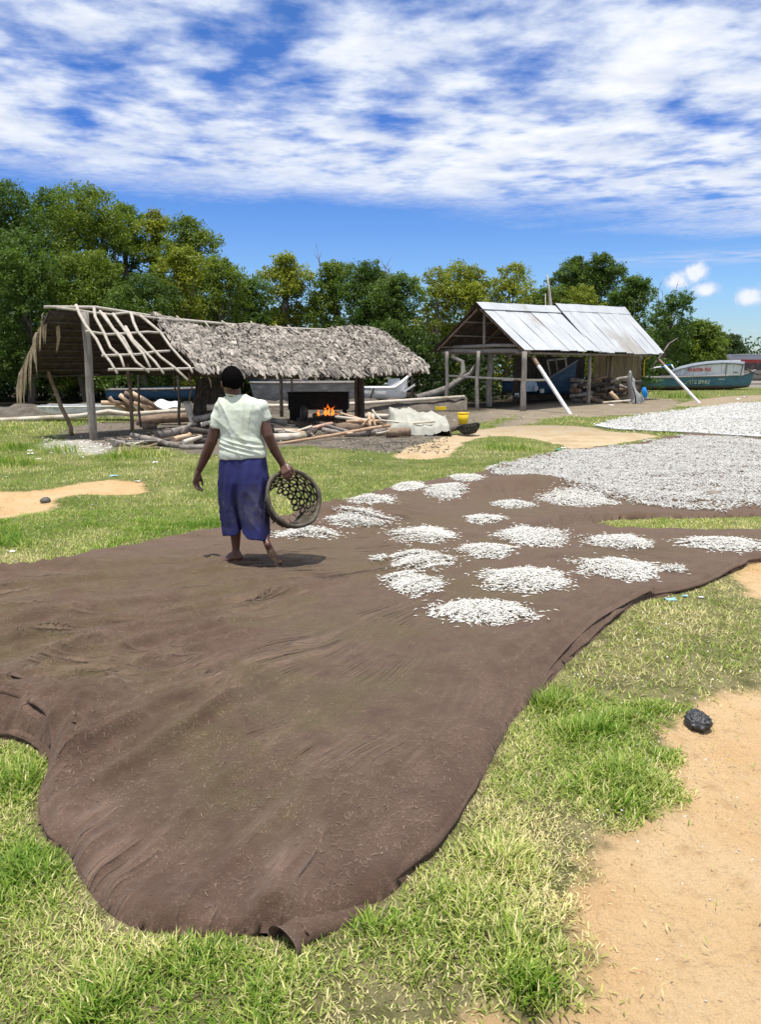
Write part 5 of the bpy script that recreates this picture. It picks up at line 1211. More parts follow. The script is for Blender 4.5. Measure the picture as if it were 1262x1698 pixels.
def build_boat(name, label, A, B, beam, dep, sheer, mat, gmat, cat='boat', gun=0.04, **kw):
    root = thing(name, tuple((Vector(A) + Vector(B)) / 2), label, cat); g, t_, s_ = hull(A, B, beam, dep, sheer, **kw)
    mb = MB(); mb.sheet(g, 0); inner = [[p + Vector((0, 0, .04)) - s_ * (.03 * (j - 5) / 5) for j, p in enumerate(r)] for r in g]; mb.sheet(inner)
    n = len(g); mb.add(g[0] + [g[0][0].lerp(g[0][-1], .5)], [tuple(range(11))]); put(mb.build('hull', mat), root)
    for e in (0, -1):
        mb = MB(); mb.tube([r[e] for r in g], gun, 6); put(mb.build('gunwale', gmat), root)
    for f in (5, 10, 14):
        mb = MB(); mb.beam(g[f][0] - Vector((0, 0, .05)), g[f][-1] - Vector((0, 0, .05)), .16, .03); put(mb.build('thwart', gmat), root)
    return root, g, t_, s_
M_BLUEH = paintmat('teal_hull', (0.04, 0.13, 0.20), (0.075, 0.20, 0.29), 0.27, (0.12, 0.085, 0.07), worn=(0.10, 0.22, 0.25))
M_BLUED = paintmat('navy_hull', (0.022, 0.065, 0.13), (0.03, 0.10, 0.19), 0.2, (0.06, 0.05, 0.05), worn=(.08, .14, .2))
M_GREYH = paintmat('grey_hull', (0.17, 0.165, 0.155), (0.28, 0.275, 0.26), 0.05, (0.10, .09, .08), worn=(.40, .40, .38))
M_CABW = surf('cabin_white', (0.70, 0.71, 0.71), (0.80, 0.81, 0.81), scale=3, rough=.5, bump=.1, c3=(.55, .56, .57))
M_CANV = surf('canvas_grey', (0.19, 0.21, 0.25), (0.27, 0.30, 0.34), scale=3, rough=.7, bump=.3)
A = PD(1056, 646, 44.5); B = PD(1240, 642, 45.5); A.z = B.z = 0.0
boat, g, t_, s_ = build_boat('blue_boat', 'teal blue wooden boat with white cabin and red lettering beached on the right', A, B, 1.9, 0.92, lambda f: 0.80 - 0.10 * math.sin(min(f, .4) / .4 * math.pi) * 0.3 + 0.12 * f + 0.30 * max(0, (f - .8) / .2) ** 2, M_BLUEH, M_GREY, gun=.045)
def side(px, z_, off=0.0): # point on the near side of the boat
    p = PD(px, 620, 44.4 + off); p.z = z_; return p
# cabin: white side panels, canvas roof, window posts
cab_px = [1112, 1128, 1150, 1172, 1196, 1216, 1234]; cab_top = [0.95, 1.18, 1.36, 1.46, 1.52, 1.50, 1.44]
for dy, nm in ((0.0, 'cabin_side'), (1.15, 'cabin_side')):
    for i in range(6):
        z0 = 0.84; mb = MB(); a, b_ = side(cab_px[i] + .6, z0, dy), side(cab_px[i + 1], z0, dy); c, d_ = side(cab_px[i + 1], cab_top[i + 1], dy), side(cab_px[i] + .6, cab_top[i], dy)
        e = Vector((0, .04, 0)); mb.add([a, b_, c, d_, a + e, b_ + e, c + e, d_ + e], [(0, 1, 2, 3), (7, 6, 5, 4), (0, 4, 5, 1), (1, 5, 6, 2), (2, 6, 7, 3), (3, 7, 4, 0)]); put(mb.build(nm, M_CABW), boat)
gg = [[side(cab_px[i], cab_top[i] + .05 + (0.12 if j in (1, 2) else 0), -0.08 + 1.35 * j / 3) for j in range(4)] for i in range(7)]
mb = MB(); mb.sheet(gg, .07); put(mb.build('cabin_roof', M_CANV), boat)
mb = MB(); c = side(1216, 1.62, .5); mb.box(c, (.5, .6, .18)); put(mb.build('roof_hatch', M_CABW), boat)
for px in (1204, 1229): 
    mb = MB(); mb.beam(side(px, .86, -.05), side(px + (3 if px > 1220 else 1), 1.46, -.05), .04, .03); put(mb.build('window_post', M_DARKW), boat)
mb = MB(); mb.beam(side(1217, 1.02, -.04), side(1224, 1.0, -.04), .03, .04); put(mb.build('window_sill', M_DARKW), boat)
mb = MB(); mb.tube([side(1062, .80, .2), side(1070, 1.05, .2), side(1082, 1.24, .2), side(1096, 1.32, .2)], .045, 6); put(mb.build('white_hoop', M_CABW), boat)
M_SKYB = surf('bright_blue', (0.02, 0.22, 0.62), (0.03, 0.28, 0.70), scale=3, rough=.5, bump=0)
mb = MB(); mb.beam(side(1095, 1.30, .2), side(1112, 1.45, .2), .06, .06); put(mb.build('blue_pipe', M_SKYB), boat)
mb = MB(); mb.tube([side(1113, 1.44, .2), side(1118, 1.2, .2), side(1112, .95, .2), side(1122, .9, .2)], .05, 6); put(mb.build('white_hoop', M_CABW), boat)
M_REDT = surf('red_lettering', (0.42, 0.06, 0.04), (0.5, 0.10, 0.07), scale=9, rough=.7, bump=0)
M_BEIGET = surf('beige_lettering', (0.32, 0.36, 0.28), (0.22, 0.30, 0.27), scale=9, rough=.7, bump=0)
def text(body, p, size, mat, parent, rot=0.0, name='lettering', tilt=0.0, wide=1.0, bold=0.004):
    cu = bpy.data.curves.new(name, 'FONT'); cu.body = body; cu.size = size; cu.extrude = 0.004; cu.offset = bold; cu.materials.append(mat)
    tmp = bpy.data.objects.new('tmp', cu); COL.objects.link(tmp); bpy.context.view_layer.update(); me_ = bpy.data.meshes.new_from_object(tmp.evaluated_get(bpy.context.evaluated_depsgraph_get())); bpy.data.objects.remove(tmp); bpy.data.curves.remove(cu); me_.name = name
    o = link(name, me_, mat); o.location = p; o.rotation_euler = (R(90), tilt, rot); o.scale = (wide, 1, 1)
    put(o, parent); return o
text('FH-AOTM  FGZ', side(1141, 1.06, -.06), 0.25, M_REDT, boat, wide=.78, tilt=R(-1.5), bold=.008)
text('EMITE SPNU', side(1136, 0.38, -.40), 0.30, M_BEIGET, boat, wide=.9, bold=.012)
mb = MB(); mb.beam(side(1193, .62, -.32), side(1203, .63, -.32), .03, .06); put(mb.build('lettering', M_BEIGET), boat)
mb = MB(); mb.tube([PD(1240, 612, 45.5), PD(1248, 617, 45), PD(1258, 621, 45), PD(1275, 618, 45)], .05, 6); tag(mb.build('mooring_rope', M_DARKW), 'dark mooring rope slung from the bow of the blue boat', 'rope')
# second boat behind on the right
M_REDH = bpy.data.materials.new('red_grey_hull'); M_REDH.use_nodes = True; t = NT(M_REDH.node_tree); t.n.clear()
pos = t.node('ShaderNodeNewGeometry').outputs['Position']; z_ = t.xyz(pos)[2]; nn_ = t.noise(pos, 3, 5, .6)
c_ = t.ramp(t.math('MULTIPLY', z_, 0.4), [(0.0, (.26, .25, .235)), (.40, (.32, .31, .295)), (.41, (.05, .04, .04)), (.60, (.06, .04, .045)), (.61, (.32, .04, .045)), (.70, (.36, .05, .05)), (.71, (.42, .42, .50))])
c_ = t.mix(t.smooth(nn_, .5, .7, 0, .4), c_, (.3, .29, .28))
b = t.node('ShaderNodeBsdfPrincipled'); t.l.new(c_, b.inputs['Base Color']); o = t.node('ShaderNodeOutputMaterial'); t.l.new(b.outputs[0], o.inputs[0])
A = PD(1206, 640, 56); B = PD(1420, 640, 58); A.z = B.z = 0.25
build_boat('red_striped_boat', 'long pale boat with a red stripe moored behind the blue boat at the right edge', A, B, 2.2, 1.75, lambda f: 1.05 + .05 * f, M_REDH, M_CANV, stern=.35)
# blue and grey boats behind the thatched shelter
A = PD(178, 664, 27); B = PD(352, 664, 27.5); A.z = B.z = .30
build_boat('navy_boat', 'dark blue plank boat lying behind the stripped end of the shelter', A, B, 1.3, .36, lambda f: 1 + .1 * f, M_BLUED, M_GREY, stern=.4)
A = PD(505, 668, 28.5); B = PD(418, 668, 29); A.z = B.z = .5
build_boat('navy_boat', 'dark blue boat bow raised behind the woman and left of the grey boat', A, B, 1.3, .45, lambda f: 1 + .2 * f, M_BLUED, M_GREY, stern=.6)
A = PD(592, 668, 26.5); B = PD(425, 668, 26.8); A.z = B.z = .12
r_, g, t_, s_ = build_boat('grey_boat', 'unpainted grey plank boat behind the black trough', A, B, 1.5, .80, lambda f: 1 - .03 * f, M_GREYH, M_GREY, stern=.7)
for px in (502, 516, 524, 563):
    mb = MB(); mb.box(PD(px, 637, 26.2), (.11, .1, .22)); put(mb.build('frame_post', M_PALE), r_)
A = PD(598, 664, 27.0); B = PD(672, 664, 27.2); A.z = B.z = .30
r_, g, t_, s_ = build_boat('white_boat', 'small white outrigger canoe with upswept bow behind the shelter posts', A, B, .8, .42, lambda f: 1 + .9 * max(0, (f - .7) / .3) ** 1.5, M_CABW, M_WHITEP, stern=.5)
mb = MB(); mb.beam(PD(669, 650, 27), PD(688, 638, 27), .1, .06); put(mb.build('bow_spar', M_WHITEP), r_)
mb = MB(); mb.beam(PD(600, 650, 26.4), PD(640, 651, 26.4), .09, .08); put(mb.build('outrigger_float', M_WHITEP), r_)
mb = MB(); mb.beam(PD(613, 664, 26.3), PD(620, 644, 26.3), .09, .06); put(mb.build('cross_beam', M_DARKW), r_)
root = thing('outboard_motor', tuple(P(652, 668)), 'white outboard motor cover standing beyond the canoe', 'motor')
mb = MB(); mb.box(PD(653, 634, 28.5), (.42, .3, .26), jit=.02); put(mb.build('cover', M_CABW), root)
mb = MB(); mb.box(PD(654, 652, 28.5), (.2, .18, .55)); put(mb.build('shaft', M_GREY), root)
mb = MB(); mb.box(PD(641, 636, 28.5), (.16, .05, .05)); put(mb.build('handle', M_CABW), root)
# foam canoe on the left
M_FOAM = surf('white_foam', (.50, .52, .50), (.66, .68, .66), scale=4, rough=.8, bump=.3, c3=(.30, .32, .29))
A = PD(215, 690, 21.5); B = PD(74, 690, 21.2); A.z = B.z = .14
build_boat('foam_canoe', 'small whitish canoe lying behind the thick post at the left', A, B, .55, .26, lambda f: 1, M_FOAM, M_WHITEP, bow=.45, gun=.02, rocker=.3)
# long pale beams resting on a low bank
def longbeam(pts, w, label, mat=M_PALE, name='beam', Yl=None):
    mb = MB(); mb.tube(pts, [w] * len(pts), 7, squash=.8); return tag(mb.build(name, mat), label, 'beam')
longbeam([PD(-60, 700, 21), PD(60, 694, 21), PD(150, 689, 20.8)], .085, 'long pale pole running in from the left border to the curved post')
longbeam([PD(110, 693, 20.3), PD(180, 682, 20.5), PD(215, 687, 20.4), PD(312, 680, 20.8)], .075, 'pale pole below the fan of crooked branches', )
longbeam([PD(430, 673, 24), PD(480, 673, 24), PD(600, 669, 25), PD(770, 658, 26.6)], .075, 'long pale beam running behind the trough toward the metal shed')
longbeam([PD(225, 700, 19.8), PD(270, 694, 20), PD(318, 692, 20)], .16, 'thick brown log under the pale pole behind the thin posts', M_BROWNW)
M_BANK = surf('mud_bank', (.085, .07, .055), (.17, .145, .115), scale=4, rough=.95, bump=1, bdist=.05)
rg = random.Random(8); mb = MB(); g = []
for i in range(90):
    px = -80 + i * 9.6; Yc = 22.0 + 4.6 * max(0, (px - 60) / 760); row = []
    for j in range(6):
        q = PD(px, 690, Yc + (j - 1) * .35); row.append(Vector((q.x, q.y, [-.05, .2, .32, .33, .25, -.05][j] * (0.8 + .5 * float(vn(i * .7, j * .9, 4))))))
    g.append(row)
mb.sheet(g); tag(mb.build('earth_bank', M_BANK), kind='structure')
# white sheet slab on the logs
def wfn(u, v):
    p = PD(252 + 42 * u, 676 - 13 * v * (0.6 + .4 * math.sin(u * 3)), 21.9 + .5 * v); p.z += .04 * math.sin(u * 9 + v * 5); return p
draped('white_cover', 0, 0, 0, 0, wfn, 12, 8, M_CABW, 'white plastic cover folded over wood behind the thin posts', 'cover', .03)
# driftwood trunk left of the metal shed
M_DRIFT = surf('driftwood', (0.15, 0.135, 0.12), (0.27, 0.25, 0.225), scale=5, rough=.9, bump=.8)
mb = MB(); mb.tube([PD(690, 662, 29), PD(722, 652, 29.4), PD(742, 644, 29.6), PD(760, 632, 30), PD(780, 620, 30), PD(793, 600, 30)], [.17, .15, .13, .12, .10, .05], 8)
mb.tube([PD(760, 632, 30), PD(769, 618, 30.2), PD(766, 600, 30.4), PD(750, 592, 30.4), PD(756, 582, 30.4)], [.1, .11, .10, .08, .04], 7)
mb.tube([PD(790, 606, 30), PD(798, 595, 30), PD(808, 597, 30), PD(797, 583, 30)], [.05, .045, .03, .02], 5)
tag(mb.build('driftwood_tree', M_DRIFT), 'grey dead trunk curving up behind the left posts of the metal shed', 'trunk')
# inside and behind the metal shed
A = PD(838, 662, 33.0); B = PD(948, 662, 31.2); A.z = B.z = .30
r_, g, t_, s_ = build_boat('prow_boat', 'boat with a tall dark blue prow standing inside the metal roofed shed', A, B, 1.1, .62, lambda f: 0.85 + 1.35 * max(0, (f - .62) / .38) ** 1.5, M_BLUED, M_CANV, stern=.6)
mb = MB(); mb.box(PD(878, 640, 31.8), (.55, .5, .42)); M_LBLUE = surf('pale_blue_plastic', (.42, .58, .80), (.60, .74, .90), scale=8, rough=.4, bump=0)
root = thing('crate', tuple(PD(878, 648, 31.8)), 'pale blue plastic crate standing in the prow boat', 'crate'); put(mb.build('box', M_LBLUE), root)
mb = MB(); mb.box(PD(878, 630, 31.8), (.6, .55, .05)); put(mb.build('lid', M_LBLUE), root)
for k, (px, py, m_) in enumerate([(889, 644, M_CABW), (899, 648, M_CABW), (857, 655, M_CABW)]):
    mb = MB(); mb.box(PD(px, py, 31.4), (.16, .16, .16)); tag(mb.build('white_box', m_), ['small white box right of the pale blue crate', 'smaller white box nearest the blue prow', 'white box left of the pale blue crate by the post'][k], 'box')
root = thing('cabin_frame', tuple(P(925, 668)), 'pale wooden window frame with a stout upright behind the white prop', 'frame')
fr = [((907, 598), (940, 594)), ((908, 598), (913, 622)), ((938, 595), (941, 618)), ((921, 594), (930, 640))]
for k, (a, b_) in enumerate(fr):
    mb = MB(); w_ = .16 if k == 3 else .06; mb.beam(PD(*a, 32), PD(*b_, 32), w_, .06); put(mb.build('bar', M_WHITEP if k != 3 else M_POLE), root)
mb = MB(); mb.beam(PD(902, 588, 33), PD(901, 622, 33), .05, .05); tag(mb.build('yellow_pole', surf('bamboo', (.5, .42, .12), (.6, .5, .18), bump=0)), 'short yellow pole seen between the white prop and the window frame', 'pole')
def sack(u, v):
    px = 1041 + 30 * u * (0.35 + .65 * (1 - v)) + 2 * math.sin(v * 7); p = PD(px, 640, 30.2 - .35 * math.sin(u * math.pi)); p.z = 0.05 + 1.2 * v * (1 - .35 * u * u) + .05 * math.sin(u * 8 + v * 6); return p
draped('grey_tarp', 0, 0, 0, 0, sack, 14, 14, surf('grey_tarp', (.32, .32, .31), (.42, .42, .41), scale=3, rough=.7, bump=.6, bdist=.03), 'grey tarp draped over the right end of the shed wood stack', 'tarp', .03)
def bag(u, v):
    a = 2 * math.pi * u; r = .10 * math.sin(math.pi * (0.08 + .84 * v)) ** .6; p = PD(1068 + 3 * (1 - v), 652, 30); return Vector((p.x + r * math.cos(a) * 1.1, p.y + r * math.sin(a), .22 + .42 * v + .02 * math.sin(a * 3)))
draped('blue_bag', 0, 0, 0, 0, bag, 17, 9, M_SKYB, 'bright blue plastic bag hanging beside the grey tarp', 'bag')
# pole above the ridge, behind the shed
mb = MB(); mb.tube([PD(919, 600, 37), PD(915, 520, 37), PD(911, 480, 37), PD(908, 455, 37)], [.12, .10, .06, .02], 6); mb.tube([PD(905, 600, 36.9), PD(905, 487, 36.9)], [.03, .02], 5)
tag(mb.build('mast', M_POLE), 'weathered mast sticking up behind the ridge of the metal roof', 'mast')
# clutter near the small posts, stones, litter
ML_ = surf('litter_white', (.70, .70, .68), (.82, .82, .80), bump=.2, scale=20)
ML_B = surf('litter_blue', (.25, .48, .62), (.38, .58, .70), bump=0)
ML_T = surf('litter_teal', (.05, .35, .30), (.1, .45, .38), bump=0)
def scrap(px, py, s, mat, label, cat='litter', k=0, group='litter on the grass'):
    rg = random.Random(px * 3 + py); c = P(px, py); g = []
    for i in range(4):
        g.append([Vector((c.x + (i / 3 - .5) * s * 1.6 + rg.uniform(-.1, .1) * s, c.y + (j / 3 - .5) * s + rg.uniform(-.1, .1) * s, 0)) for j in range(4)])
    for r_ in g:
        for q in r_: q.z = h1(q.x, q.y) + .015 + rg.uniform(0, .35) * s
    mb = MB(); mb.sheet(g, .006); tag(mb.build('litter', mat), label, cat, group)
SCR = [(185, 752, 'crumpled white litter left of the front bark log'), (50, 753, 'white litter left of the long grass clump'), (64, 762, 'white litter nearest the sand patch on the left'), (264, 745, 'white litter at the foot of the left wood heap'), (257, 768, 'white litter on open grass below the left wood heap'), (228, 800, 'pale litter at the right tip of the left sand patch'), (20, 917, 'white litter on the grass near the left border'), (630, 722, 'white litter under the grey log of the right heap'), (935, 744, 'white litter on grass beside the big fish layer'), (1163, 992, 'white litter on the grass below the right hem'), (50, 748, 'white litter speck beside its twin left of the grass clump'),
       (1157, 681, 'white litter at the corner of the far net sheet'), (1115, 682, 'white litter left of the far net sheet'), (1236, 659, 'white litter on the far grass at the right'), (1225, 663, 'flat pale litter on the far grass'), (1014, 673, 'white litter before the shed wood stack'), (1222, 700, 'white litter on the white sheet')]
for px, py, lab in SCR[:-1]: scrap(px, py, P(px, py).y * .0042 * (1.0), ML_, lab)
scrap(1112, 996, .045, ML_B, 'pale blue plastic strip on the grass below the right hem'); scrap(1136, 990, .025, ML_B, 'small bright blue litter beside the white one below the right hem'); scrap(188, 792, .06, ML_B, 'small blue litter above the left sand patch'); scrap(924, 753, .08, ML_T, 'teal litter on grass beside the big fish layer')
rock(P(75, 833) + Vector((0, 0, .02)), .06, M_STONE, 'dark dung lump on the left sand patch', 'dung', seed=6, name='dung')
rock(P(1181, 829) + Vector((0, 0, .06)), .09, surf('brown_lump', (.2, .16, .12), (.3, .25, .2)), 'brown lump lying on the big fish layer', 'lump', seed=7, name='lump')
# scattered pale petals, shells and droppings over the lawn: countless
rng = np.random.RandomState(61); n = 4200; yy = np.exp(rng.uniform(np.log(2.2), np.log(24), n)); xx = (rng.rand(n) * 2 - 1) * (.55 * yy + .2)
kk = (sdf(CLOTH, xx, yy) < -.05) & ((maxsdf(SAND, xx, yy) < 0) | (rng.rand(n) < .15)) & (rng.rand(n) < .12 + .9 * sstep(fbm(xx * .8, yy * .8, 88, 3), .46, .62)); xx, yy = xx[kk], yy[kk]; n = len(xx)
s = (rng.uniform(.4, 1.3, n) * .0012 * (yy + 1.2))[:, None]; a = rng.rand(n) * 6.28; c = np.stack([xx, yy, ground_h(xx, yy) + .016 + .012 * rng.rand(n)], 1)
e1 = np.stack([np.cos(a), np.sin(a), rng.uniform(-.4, .4, n)], 1); e2 = np.stack([-np.sin(a), np.cos(a), rng.uniform(-.4, .4, n)], 1)
V = np.stack([c - e1 * s, c + e2 * s * .6, c + e1 * s, c - e2 * s * .6 + np.array([0, 0, .004])], 1).reshape(-1, 3)
tag(link('petals', np_mesh('petals', V, [np.arange(n * 4).reshape(-1, 4)]), surf('petal', (.55, .53, .46), (.72, .70, .64), bump=0, scale=20)), 'pale petals and shell bits scattered over the grass', kind='stuff')
# rubble beside the thick post
rng = np.random.RandomState(62); n = 900; V = []; F = []
M_RUB = surf('white_rubble', (.55, .52, .46), (.74, .72, .67), scale=10, bump=.4)
mb = MB()
for k in range(260):
    px = rng.uniform(70, 190); c = P(px, 741 + rng.randn() * 6 - abs(px - 140) * .05); s_ = rng.uniform(.008, .032)
    mb.box((c.x, c.y, s_ * .35), (s_ * 1.3, s_, s_ * .8), Matrix.Rotation(rng.rand() * 3, 3, 'Z') @ Matrix.Rotation(rng.rand(), 3, 'X'))
tag(mb.build('rubble', M_RUB), 'pale coral rubble scattered at the foot of the thick post', kind='stuff')
# charcoal bits near the path
mb = MB()
for k in range(420):
    c = P(rng.uniform(560, 745), rng.uniform(726, 752)); s_ = rng.uniform(.008, .024); mb.box((c.x, c.y, s_ * .3), (s_ * 1.3, s_, s_ * .7), Matrix.Rotation(rng.rand() * 3, 3, 'Z'))
tag(mb.build('charcoal', M_STONE), 'charcoal crumbs strewn before the right wood heap', kind='stuff')
# pebbles and twigs on the sand path
mb = MB()
for k in range(260):
    yy_ = math.exp(rng.uniform(math.log(1.3), math.log(6))); c = Vector(((rng.rand() * .5 + .2) * yy_ + .2, yy_, 0))
    if maxsdf(SAND[:2], np.array([c.x]), np.array([c.y]))[0] < .02: continue
    s_ = rng.uniform(.0014, .0045); mb.box((c.x, c.y, float(ground_h(np.array(c.x), np.array(c.y))) - .02 + s_), (s_ * 1.5, s_, s_), Matrix.Rotation(rng.rand() * 3, 3, 'Z'))
tag(mb.build('grit', M_RUB), 'grit and small pebbles on the sand path', kind='stuff')
# crumpled black bag on the sand
import bmesh
bm = bmesh.new(); bmesh.ops.create_icosphere(bm, subdivisions=5, radius=1)
for v in bm.verts:
    q = v.co.normalized(); f = fbm(np.array(q.x * 2 + 7), np.array(q.y * 2 + q.z * 1.7), 4, 3); rdg = 1 - abs(2 * float(vn(q.x * 3.2 + q.z * 2, q.y * 4.5, 9)) - 1)
    rdg2 = 1 - abs(2 * float(vn(q.x * 7 - q.z * 4, q.y * 3.5 + q.z * 5, 19)) - 1)
    v.co = Vector((q.x * .052, q.y * .060, q.z * .036)) * (0.72 + .35 * float(f) + .20 * rdg ** 2 + .05 * rdg2 ** 3)
me = bpy.data.meshes.new('black_bag'); bm.to_mesh(me); bm.free(); me.polygons.foreach_set('use_smooth', [True] * len(me.polygons))
c = P(1160, 1206); o = link('black_bag', me, surf('black_plastic', (.016, .016, .018), (.040, .041, .045), scale=40, rough=.5, bump=.5, bdist=.004, spec=.6), loc=(c.x, c.y + .02, .022)); o.rotation_euler = (R(10), R(-12), R(35))
tag(o, 'crumpled shiny black lump of plastic lying on the sand at the right', 'plastic bag')
# ---------------------------------------------------------------- woman walking away with a basket
M_SKIN = surf('dark_skin', (0.090, 0.040, 0.026), (0.125, 0.058, 0.038), scale=12, rough=0.42, bump=0.1, bdist=.003, spec=.45)
M_SOLE = surf('pale_sole', (0.30, 0.20, 0.13), (0.11, 0.07, 0.05), scale=22, rough=.7, bump=.2, bdist=.003)
M_HAIR = surf('short_black_hair', (0.004, 0.0035, 0.0035), (0.008, 0.007, 0.007), scale=160, rough=1.0, bump=.6, bdist=.003, spec=.0)
M_SHIRT = surf('cream_shirt', (0.61, 0.66, 0.55), (0.68, 0.73, 0.62), scale=6, rough=.85, bump=.25, bdist=.004, c3=(.62, .66, .48))
_q = P(390, 929)
for _i in range(4): _g = h1(_q.x, _q.y); _q = P(390, 929, _g)
Y0 = _q.y
M_SKIRT = bpy.data.materials.new('navy_wrap'); M_SKIRT.use_nodes = True; t = NT(M_SKIRT.node_tree); t.n.clear()
co = t.node('ShaderNodeTexCoord').outputs['Object']; n1 = t.noise(co, 5, 6, .65); n2 = t.noise(co, 22, 6, .7)
col = t.mix(t.smooth(n1, .3, .7), (0.012, 0.014, 0.085), (0.018, 0.022, 0.125))
fo = PD(424, 842, Y0 - .16); dist_ = t.vmath('DISTANCE', t.node('ShaderNodeNewGeometry').outputs['Position'], tuple(fo))
dust = t.math('MULTIPLY', t.smooth(t.math('ADD', dist_, t.math('MULTIPLY', n1, .12)), .28, .12), t.smooth(n2, .25, .65))
col = t.mix(t.math('MULTIPLY', dust, .6), col, (0.11, 0.10, 0.105))
f2 = PD(372, 850, Y0 - .10); d2 = t.math('MULTIPLY', t.smooth(t.math('ADD', t.vmath('DISTANCE', t.node('ShaderNodeNewGeometry').outputs['Position'], tuple(f2)), t.math('MULTIPLY', n1, .12)), .25, .12), t.smooth(n2, .35, .7))
col = t.mix(t.math('MULTIPLY', d2, .35), col, (0.14, 0.135, 0.14))
b = t.node('ShaderNodeBsdfPrincipled'); t.l.new(col, b.inputs['Base Color']); b.inputs['Roughness'].default_value = .85
t.l.new(t.bump(t.noise(co, 22, 5, .6), .35, .006), b.inputs['Normal'])
o = t.node('ShaderNodeOutputMaterial'); t.l.new(b.outputs[0], o.inputs[0])
def Bp(px, py, dy=0.0): return PD(px, py, Y0 + dy)
gz = _g
woman = thing('person', (Bp(395, 928).x, Y0, gz), 'barefoot woman in cream t-shirt and navy wrap skirt walking away with a woven basket', 'person')
def fused(name, caps, ells, voxel, mat, smooth=5, extra=None):
    """capsules and ellipsoids melted into one continuous surface"""
    bm = bmesh.new()
    def ell(c, r, M=None):
        q = bmesh.ops.create_icosphere(bm, subdivisions=3, radius=1)['verts']
        for v in q:
            w_ = Vector((v.co.x * r[0], v.co.y * r[1], v.co.z * r[2])); v.co = (M @ w_ if M else w_) + Vector(c)
    for a, b_, r0, r1 in caps:
        a = Vector(a); b_ = Vector(b_); n = max(2, int((b_ - a).length / (min(r0, r1) * .5)) + 1)
        mb = MB(); mb.tube([a.lerp(b_, i / n) for i in range(n + 1)], [r0 + (r1 - r0) * i / n for i in range(n + 1)], 16)
        vs = [bm.verts.new(v) for v in mb.v]
        for f in mb.f:
            try: bm.faces.new([vs[i] for i in f])
            except ValueError: pass
        ell(a, (r0, r0, r0)); ell(b_, (r1, r1, r1))
    for e in ells: ell(*e)
    if extra: extra(bm)
    me = bpy.data.meshes.new(name + '_raw'); bm.to_mesh(me); bm.free()
    o = bpy.data.objects.new(name, me); COL.objects.link(o)
    m_ = o.modifiers.new('r', 'REMESH'); m_.mode = 'VOXEL'; m_.voxel_size = voxel
    s_ = o.modifiers.new('s', 'SMOOTH'); s_.factor = .5; s_.iterations = smooth
    bpy.context.view_layer.update(); dg = bpy.context.evaluated_depsgraph_get()
    nm = bpy.data.meshes.new_from_object(o.evaluated_get(dg)); o.modifiers.clear(); o.data = nm; bpy.data.meshes.remove(me)
    nm.name = name; nm.materials.clear(); nm.materials.append(mat); nm.polygons.foreach_set('use_smooth', [True] * len(nm.polygons))
    put(o, woman); return o
px2m = lambda p: p * 6.1 / FPX
def hand(wrist, knuck, normal, side, curl_, s=1.0, thumb_side=1):
    """capsules for palm, four fingers of different length and a thumb"""
    w_ = Vector(wrist); k = Vector(knuck); d = (k - w_).normalized(); n = (Vector(normal) - d * Vector(normal).dot(d)).normalized(); s_ = d.cross(n).normalized() * side
    caps = []
    for i, off in enumerate((-.030, -.010, .010, .029)):
        caps.append((w_ + s_ * off * .55 * s, k + s_ * off * s, .0165 * s, .0135 * s))
        L = (.036, .041, .038, .029)[i] * s; p = k + s_ * off * s; an = 0
        for j, f in enumerate((1.0, .72, .55)):
            an += curl_[j]; q = p + (d * math.cos(an) + n * math.sin(an)) * L * f
            caps.append((p, q, (.0105, .0095, .0085)[j] * s, (.0095, .0085, .0075)[j] * s)); p = q
    b0 = w_ + s_ * (-.030) * thumb_side * s + d * .018 * s
    p1 = b0 + (d * .030 - s_ * .018 * thumb_side + n * .012) * s; p2 = p1 + (d * .026 - s_ * .004 * thumb_side + n * .014) * s; p3 = p2 + (d * .020 + n * .010) * s
    caps += [(b0, p1, .014 * s, .012 * s), (p1, p2, .0115 * s, .010 * s), (p2, p3, .0095 * s, .0085 * s)]
    return caps
nk = Bp(388, 655); hd = Bp(384.5, 633)
caps = [(Bp(389, 670), Bp(386, 645), .056, .056), (Bp(388, 675), Bp(366, 682), .040, .040), (Bp(390, 675), Bp(430, 680), .040, .040),
        # arms
        (Bp(363, 684), Bp(351, 731), .045, .042), (Bp(351, 731), Bp(340, 757, .02), .043, .038), (Bp(340, 757, .02), Bp(328, 783, .03), .038, .0245),
        (Bp(434, 684), Bp(444, 722, -.03), .043, .041), (Bp(444, 722, -.03), Bp(455, 746, 0), .042, .037), (Bp(455, 746, 0), Bp(470, 772, .02), .037, .025),
        # torso core
        (Bp(400, 692), Bp(400, 745), .080, .09), (Bp(388, 700), Bp(387, 745), .075, .08), (Bp(413, 700), Bp(415, 745), .075, .08), (Bp(401, 760), Bp(402, 800), .13, .15),
        # left leg standing, foot turned out to the left
        (Bp(388, 800), Bp(391, 855), .085, .058), (Bp(391, 855), Bp(390, 876), .058, .047), (Bp(390, 876), Bp(391, 912), .047, .028),
        # right leg pushing off
        (Bp(422, 800), Bp(429, 858, .0), .085, .056), (Bp(428, 858, .02), Bp(436, 880, -.04), .050, .039), (Bp(436, 880, -.04), Bp(443.5, 903, -.14), .038, .025)]
fz = gz + .0
H_ = Vector((Bp(398, 928).x, Y0, gz)); Tt = Vector((Bp(371, 928).x, Y0 - .01, gz))
ank = Bp(391, 914)
caps += [(ank, H_ + Vector((-.01, 0, .032)), .030, .030), (H_ + Vector((-.005, 0, .028)), H_.lerp(Tt, .62) + Vector((0, .0, .026)), .029, .030), (ank + Vector((-.01, 0, -.015)), H_.lerp(Tt, .62) + Vector((0, 0, .028)), .027, .028)]
